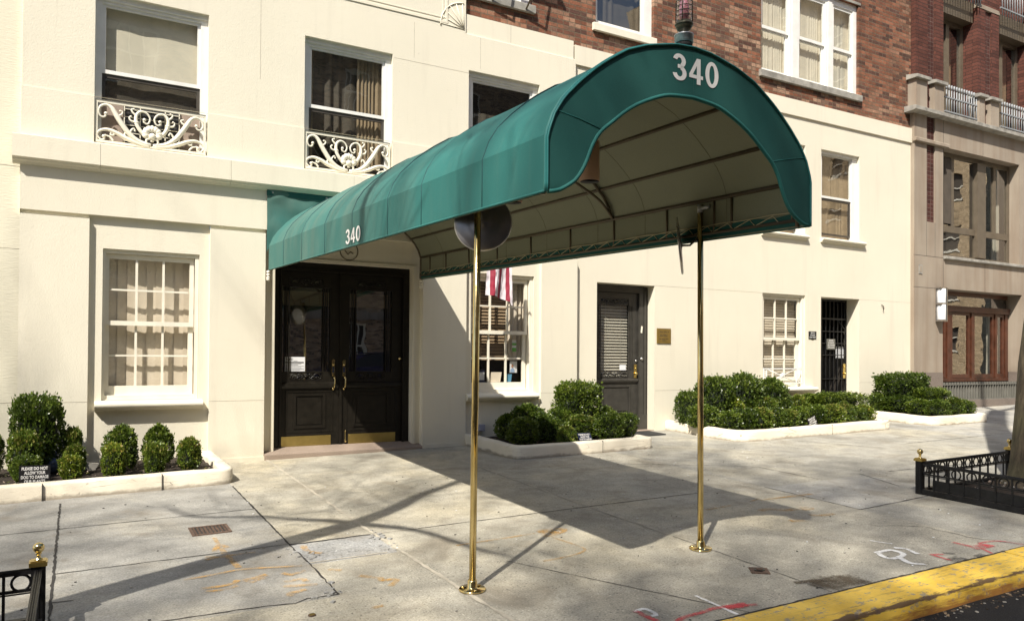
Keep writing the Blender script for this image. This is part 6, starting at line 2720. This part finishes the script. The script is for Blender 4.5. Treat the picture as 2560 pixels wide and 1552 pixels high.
ground_box(mb, [(c[0] + .04 * cos(R(a)), c[1] + .032 * sin(R(a))) for a in range(0, 360, 30)], .013, .006)
mb.mat('rust_iron')
ground_box(mb, [(c[0] + .022 * cos(R(a)), c[1] + .018 * sin(R(a))) for a in range(0, 360, 30)], .018, .006)
solo(mb, 'valve_cover', 'rusty diamond shaped valve cover in the pavement near the yellow kerb', 'valve cover')
mb = M('rust_iron')
ground_box(mb, [(1.155 + .022 * cos(R(a)), -5.325 + .020 * sin(R(a))) for a in range(0, 360, 30)], .007, .01)
mb.mat('brass_plate')
ground_box(mb, [(1.155 + .017 * cos(R(a)), -5.325 + .015 * sin(R(a))) for a in range(0, 360, 30)], .0095, .004)
solo(mb, 'pavement_disc', 'small round metal cap in the pavement at the bottom edge', 'disc')
mb = M('rubber')
ground_box(mb, [(7.0, -.42), (7.95, -.42), (7.95, .0), (7.0, .0)], .018, .02)
solo(mb, 'door_mat', 'black rubber mat on the pavement at the charcoal office door', 'door mat')


def marks(name, label, mname, strokes, cat='paint mark', lift=.0046, name_grp=None):
    """sprayed strokes: ribbons fading at their edges, each [(points), width]"""
    mb = M(mname)
    ev = []
    for pts, w in strokes:
        path = bez([(x, y, 0) for x, y in pts], 5) if len(pts) > 2 else [Vector((*pts[0], 0)).lerp(Vector((*pts[1], 0)), k / 6) for k in range(7)]
        d0, d1 = (path[0] - path[1]).normalized(), (path[-1] - path[-2]).normalized()
        path = [path[0] + d0 * w * .5] + path + [path[-1] + d1 * w * .5]
        n = len(path)
        vs = []
        for i, p in enumerate(path):
            d = (path[min(i + 1, n - 1)] - path[max(i - 1, 0)]).normalized()
            s = Vector((-d.y, d.x, 0))
            e = 0 if i in (0, n - 1) else 1
            for k in (-1, -.5, 0, .5, 1):
                q = p + s * w * k * .95
                vs.append((q.x, q.y, gz(q.x, q.y) + lift))
                ev.append(e * (1.0 if abs(k) < .6 else 0.0))
        mb.add(vs, [(i * 5 + k, i * 5 + k + 1, (i + 1) * 5 + k + 1, (i + 1) * 5 + k) for i in range(n - 1) for k in range(4)])
        lift += .0003
    o = mb.build(name)
    at = o.data.color_attributes.new('edge', 'FLOAT_COLOR', 'POINT')
    for i, e in enumerate(ev):
        at.data[i].color = (e, e, e, 1)
    return tag(o, label, cat, 'utility marks sprayed on the pavement')


marks('spray_mark', 'orange sprayed arrow pointing at the rusty grate', 'spray_orange',
      [([(.925, -3.40), (.923, -3.62)], .025), ([(.924, -3.72), (.926, -3.92), (.942, -4.07), (.952, -4.25)], .035), ([(.868, -3.787), (.928, -3.618), (.971, -3.733)], .035),
       ([(.785, -3.965), (.939, -3.929), (1.118, -3.937)], .03), ([(.795, -3.893), (.91, -3.955)], .03)])
marks('spray_mark', 'faded orange letters sprayed across the grey slab at lower left', 'spray_orange',
      [([(.681, -4.57), (.774, -4.581), (.866, -4.563), (.898, -4.511)], .035), ([(.70, -4.64), (.80, -4.66), (.88, -4.62)], .03), ([(.938, -4.546), (1.004, -4.525), (1.081, -4.494)], .05), ([(.96, -4.60), (1.06, -4.55)], .03),
       ([(1.183, -4.505), (1.227, -4.558), (1.326, -4.522)], .035), ([(1.156, -4.69), (1.262, -4.677), (1.27, -4.738)], .035), ([(1.129, -4.771), (1.317, -4.831)], .04), ([(1.231, -4.891), (1.124, -4.923), (1.136, -4.967)], .035),
       ([(.605, -4.354), (.757, -4.336), (.981, -4.307), (1.328, -4.415)], .025)])
marks('spray_mark', 'short orange hook on the broken concrete patch', 'spray_orange', [([(1.463, -3.92), (1.454, -4.098), (1.532, -4.175)], .04)])
marks('spray_mark', 'very faint orange scribble left of the left brass pole', 'spray_orange', [([(1.608, -4.791), (1.705, -4.9), (1.70, -4.94), (1.789, -4.973), (1.711, -5.069)], .035)])
marks('spray_mark', 'faint orange dash beyond the corner of the grey slab', 'spray_orange', [([(1.465, -4.566), (1.535, -4.618)], .03)])
marks('spray_mark', 'faint orange dash near the bottom edge left of the pole', 'spray_orange', [([(1.487, -5.381), (1.552, -5.37)], .03)])
marks('spray_mark', 'orange arrow with bent tail crossing the shadow of the left brass pole', 'spray_orange',
      [([(2.46, -4.445), (2.778, -4.442), (3.144, -4.431)], .022), ([(3.218, -4.374), (3.419, -4.432), (3.198, -4.551), (3.218, -4.40)], .05), ([(3.20, -4.47), (3.33, -4.44)], .06),
       ([(3.205, -4.601), (3.247, -4.862), (3.229, -4.996), (3.061, -5.064), (2.817, -5.083)], .020)])
marks('spray_mark', 'orange letters and lines at the far corner of the canopy shadow', 'spray_orange',
      [([(4.926, -4.46), (5.24, -4.438)], .03), ([(5.5, -4.411), (5.716, -4.355)], .025), ([(5.656, -4.41), (5.981, -4.42), (6.348, -4.445)], .03), ([(5.327, -4.712), (5.452, -4.722), (5.54, -4.814), (5.677, -4.816)], .06),
       ([(5.738, -4.777), (5.826, -4.87), (5.712, -4.881), (5.738, -4.80)], .03), ([(5.587, -5.019), (5.644, -5.085), (5.804, -5.102)], .045), ([(5.266, -5.107), (5.379, -5.146)], .06)])
marks('spray_mark', 'white scrawled loop with a tail and dashes near the yellow kerb', 'spray_white',
      [([(5.323, -5.812), (5.349, -5.876), (5.388, -5.947)], .018), ([(5.06, -6.043), (5.221, -6.051), (5.203, -6.164), (5.037, -6.193), (5.023, -6.128), (5.069, -6.062)], .03), ([(5.102, -6.199), (5.049, -6.314), (5.108, -6.38)], .03), ([(5.302, -6.031), (5.346, -6.086), (5.306, -6.204)], .028)])
marks('spray_mark', 'straight white line sprayed square to the kerb', 'spray_white', [([(3.266, -6.101), (3.264, -6.3), (3.258, -6.446)], .018)])
marks('spray_mark', 'small white curl beside the red stroke at the bottom edge', 'spray_white', [([(2.777, -6.139), (2.855, -6.131), (2.854, -6.229), (2.819, -6.234)], .022)])
marks('spray_mark', 'red scrawl above the yellow kerb at the right', 'spray_red',
      [([(5.841, -6.153), (5.846, -6.271), (5.823, -6.339)], .03), ([(5.823, -6.339), (6.02, -6.348), (5.979, -6.26), (6.19, -6.288), (6.259, -6.441)], .018), ([(5.88, -6.30), (6.0, -6.32)], .05), ([(5.889, -6.31), (5.8, -6.455)], .018)])
marks('spray_mark', 'red angle mark left of the red scrawl', 'spray_red', [([(5.376, -6.256), (5.46, -6.3)], .02), ([(5.376, -6.256), (5.365, -6.411)], .02)])
marks('spray_mark', 'long red stroke along the bottom edge beside the kerb', 'spray_red', [([(2.784, -6.13), (2.785, -6.216), (2.792, -6.302)], .03), ([(2.82, -6.42), (2.936, -6.344), (3.107, -6.328), (3.255, -6.32), (3.476, -6.388)], .028), ([(3.28, -6.34), (3.42, -6.36)], .05)])
o = marks('stain', None, 'stain_brown', [([(4.11, -6.36), (4.26, -6.33), (4.42, -6.36)], .16), ([(4.0, -6.22), (4.2, -6.28)], .04)])
for k in ('label', 'category', 'group'):
    if k in o:
        del o[k]
tag(o, kind='structure')
o = marks('stain', None, 'stain_black', [([(5.36, -6.43), (5.50, -6.41)], .09), ([(5.50, -6.28), (5.55, -6.33)], .035), ([(5.62, -6.45), (5.72, -6.44)], .05)])
for k in ('label', 'category', 'group'):
    if k in o:
        del o[k]
tag(o, kind='structure')
# litter: pale specks and pebbles
mb = M('paper')
rr = random.Random(21)
for _ in range(260):
    x, y = rr.uniform(-.3, 8), rr.uniform(-6.4, -1.7)
    s = rr.uniform(.003, .008)
    mb.mat(rr.choice(['paper', 'stone_cap', 'joint_dark', 'joint_dark']))
    a = rr.uniform(0, 3)
    mb.obox((x, y, gz(x, y) + .004), (s * cos(a), s * sin(a), 0), (-s * .7 * sin(a), s * .7 * cos(a), 0), (0, 0, s * .25))
for _ in range(420):
    x = rr.uniform(2.5, 7.5)
    y = -6.775 - abs(rr.gauss(0, .05))
    s = rr.uniform(.003, .010)
    mb.mat(rr.choice(['stone_cap', 'joint_dark', 'soil', 'soil', 'curtain_tan', 'twig', 'twig']))
    a = rr.uniform(0, 3)
    mb.obox((x, y, road_z(x, y) + .003), (s * cos(a), s * sin(a), 0), (-s * .6 * sin(a), s * .6 * cos(a), 0), (0, 0, s * .3))
tag(mb.build('grit'), kind='stuff')

# ------------------------------------------------------------------ the other side of the street (seen only in the glass)
far = thing('brick_house', 'tan brick apartment house across the street, mirrored in the window panes', 'building', (2, -21, 0))
holes = []
for i in range(9):
    x = -17 + 4.4 * i
    for j in range(4):
        z = .7 + 3.5 * j
        holes.append((x, x + (1.9 if (i + j) % 3 else 1.2), z, z + 1.9, .2))
mb = M('brick_far')
vs0 = len(mb.v)
mb.wall(21.0, -24, 26, -1, 15.5, holes)
mb.v = [(x, -y, z) for x, y, z in mb.v]
mb.box(-24, 26, -24, -21.4, 14.5, 15.5)
mb.build('facade', far)
mb = M('limestone')
mb.box(-24, 26, -21.1, -20.93, 2.75, 3.15)
mb.box(-24, 26, -21.1, -20.85, 15.2, 15.6)
mb.build('string_course', far)
for h in holes:
    mb = M('paint_cream')
    x0, x1, z0, z1 = h[:4]
    mb.box(x0 - .1, x1 + .1, -21, -20.9, z0 - .16, z0)
    for a, b, c, e in ((x0, x0 + .08, z0, z1), (x1 - .08, x1, z0, z1), (x0 + .08, x1 - .08, z0, z0 + .08), (x0 + .08, x1 - .08, z1 - .08, z1), (x0 + .08, x1 - .08, (z0 + z1) / 2 - .04, (z0 + z1) / 2 + .04)):
        mb.box(a, b, -21.15, -21.08, c, e)
    for k in range(1, 4):
        x = x0 + (x1 - x0) * k / 4
        mb.box(x - .02, x + .02, -21.14, -21.09, z0 + .08, z1 - .08)
    mb.mat('curtain_dark')
    mb.quad((x0, -21.2, z0), (x0, -21.2, z1), (x1, -21.2, z1), (x1, -21.2, z0))
    mb.build('window', far)

far2 = thing('tan_tower', 'tall tan brick tower at the next corner, mirrored in the right hand windows', 'building', (70, -40, 0))


def west(mb):
    mb.v = [(56 + y, -x, z) for x, y, z in mb.v]
    return mb


holes = [(22.5 + 5.0 * i, 23.9 + 5.0 * i, 2 + 3.7 * j, 3.7 + 3.7 * j, .2) for i in range(7) for j in range(9)]
mb = M('brick_tan')
mb.wall(0, 20.8, 62, -1, 42, holes)
west(mb)
mb.quad((56, -20.8, -1), (84, -20.8, -1), (84, -20.8, 42), (56, -20.8, 42))
mb.build('facade', far2)
for h in holes:
    mb = M('paint_cream')
    x0, x1, z0, z1 = h[:4]
    mb.box(x0 - .1, x1 + .1, -.08, .02, z0 - .16, z0)
    mb.box(x0, x1, .08, .14, (z0 + z1) / 2 - .04, (z0 + z1) / 2 + .04)
    mb.mat('curtain_dark')
    mb.quad((x0, .2, z0), (x1, .2, z0), (x1, .2, z1), (x0, .2, z1))
    west(mb).build('window', far2)

# a parked car across the street, mirrored in the doors
car = thing('parked_car', 'dark blue estate car parked across the street, seen only as a reflection', 'car', (8.8, -15.6, road_z(8.8, -15.6)))
zc, xc, yc = road_z(8.8, -15.6), 8.8, -15.6
side_ = [(-2.2, .35), (-2.25, .62), (-2.15, .85), (-1.75, .95), (-.95, 1.02), (1.95, 1.06), (2.2, .92), (2.25, .55), (2.2, .33)]
mb = M('car_paint')
for a, b in ((-.86, .86),):
    n = len(side_)
    vs = [(xc + x, yc + a, zc + z) for x, z in side_] + [(xc + x, yc + b, zc + z) for x, z in side_]
    mb.add(vs, [tuple(range(n)), tuple(range(2 * n - 1, n - 1, -1))] + [(i, n + i, n + (i + 1) % n, (i + 1) % n) for i in range(n)])
roof = [(-1.0, 1.0), (-.25, 1.42), (.2, 1.48), (1.5, 1.46), (2.05, 1.04)]
n = len(roof)
vs = []
for k, ins in ((-1, .0), (1, .0)):
    vs += [(xc + x, yc + k * (.80 - .16 * (z - 1.0) / .48), zc + z) for x, z in roof]
mb.add(vs, [(i, i + 1, n + i + 1, n + i) for i in range(n - 1)])
mb.box(xc - .2, xc + 1.6, yc - .6, yc + .6, zc + 1.49, zc + 1.52)
mb.build('body', car)
mb = M('ac_dark')
for k in (-1, 1):
    mb.add([(xc + x, yc + k * (.795 - .16 * (z - 1.0) / .48), zc + z) for x, z in roof], [tuple(range(n))])
mb.build('side_window', car)
for x in (-1.4, 1.4):
    for y in (-.82, .82):
        mb = M('rubber')
        mb.lathe([(.32, -.1), (.33, -.05), (.33, .05), (.32, .1), (.18, .105)], (xc + x, yc + y, zc + .33), 24, (0, 1, 0))
        w = mb.build('wheel', car)
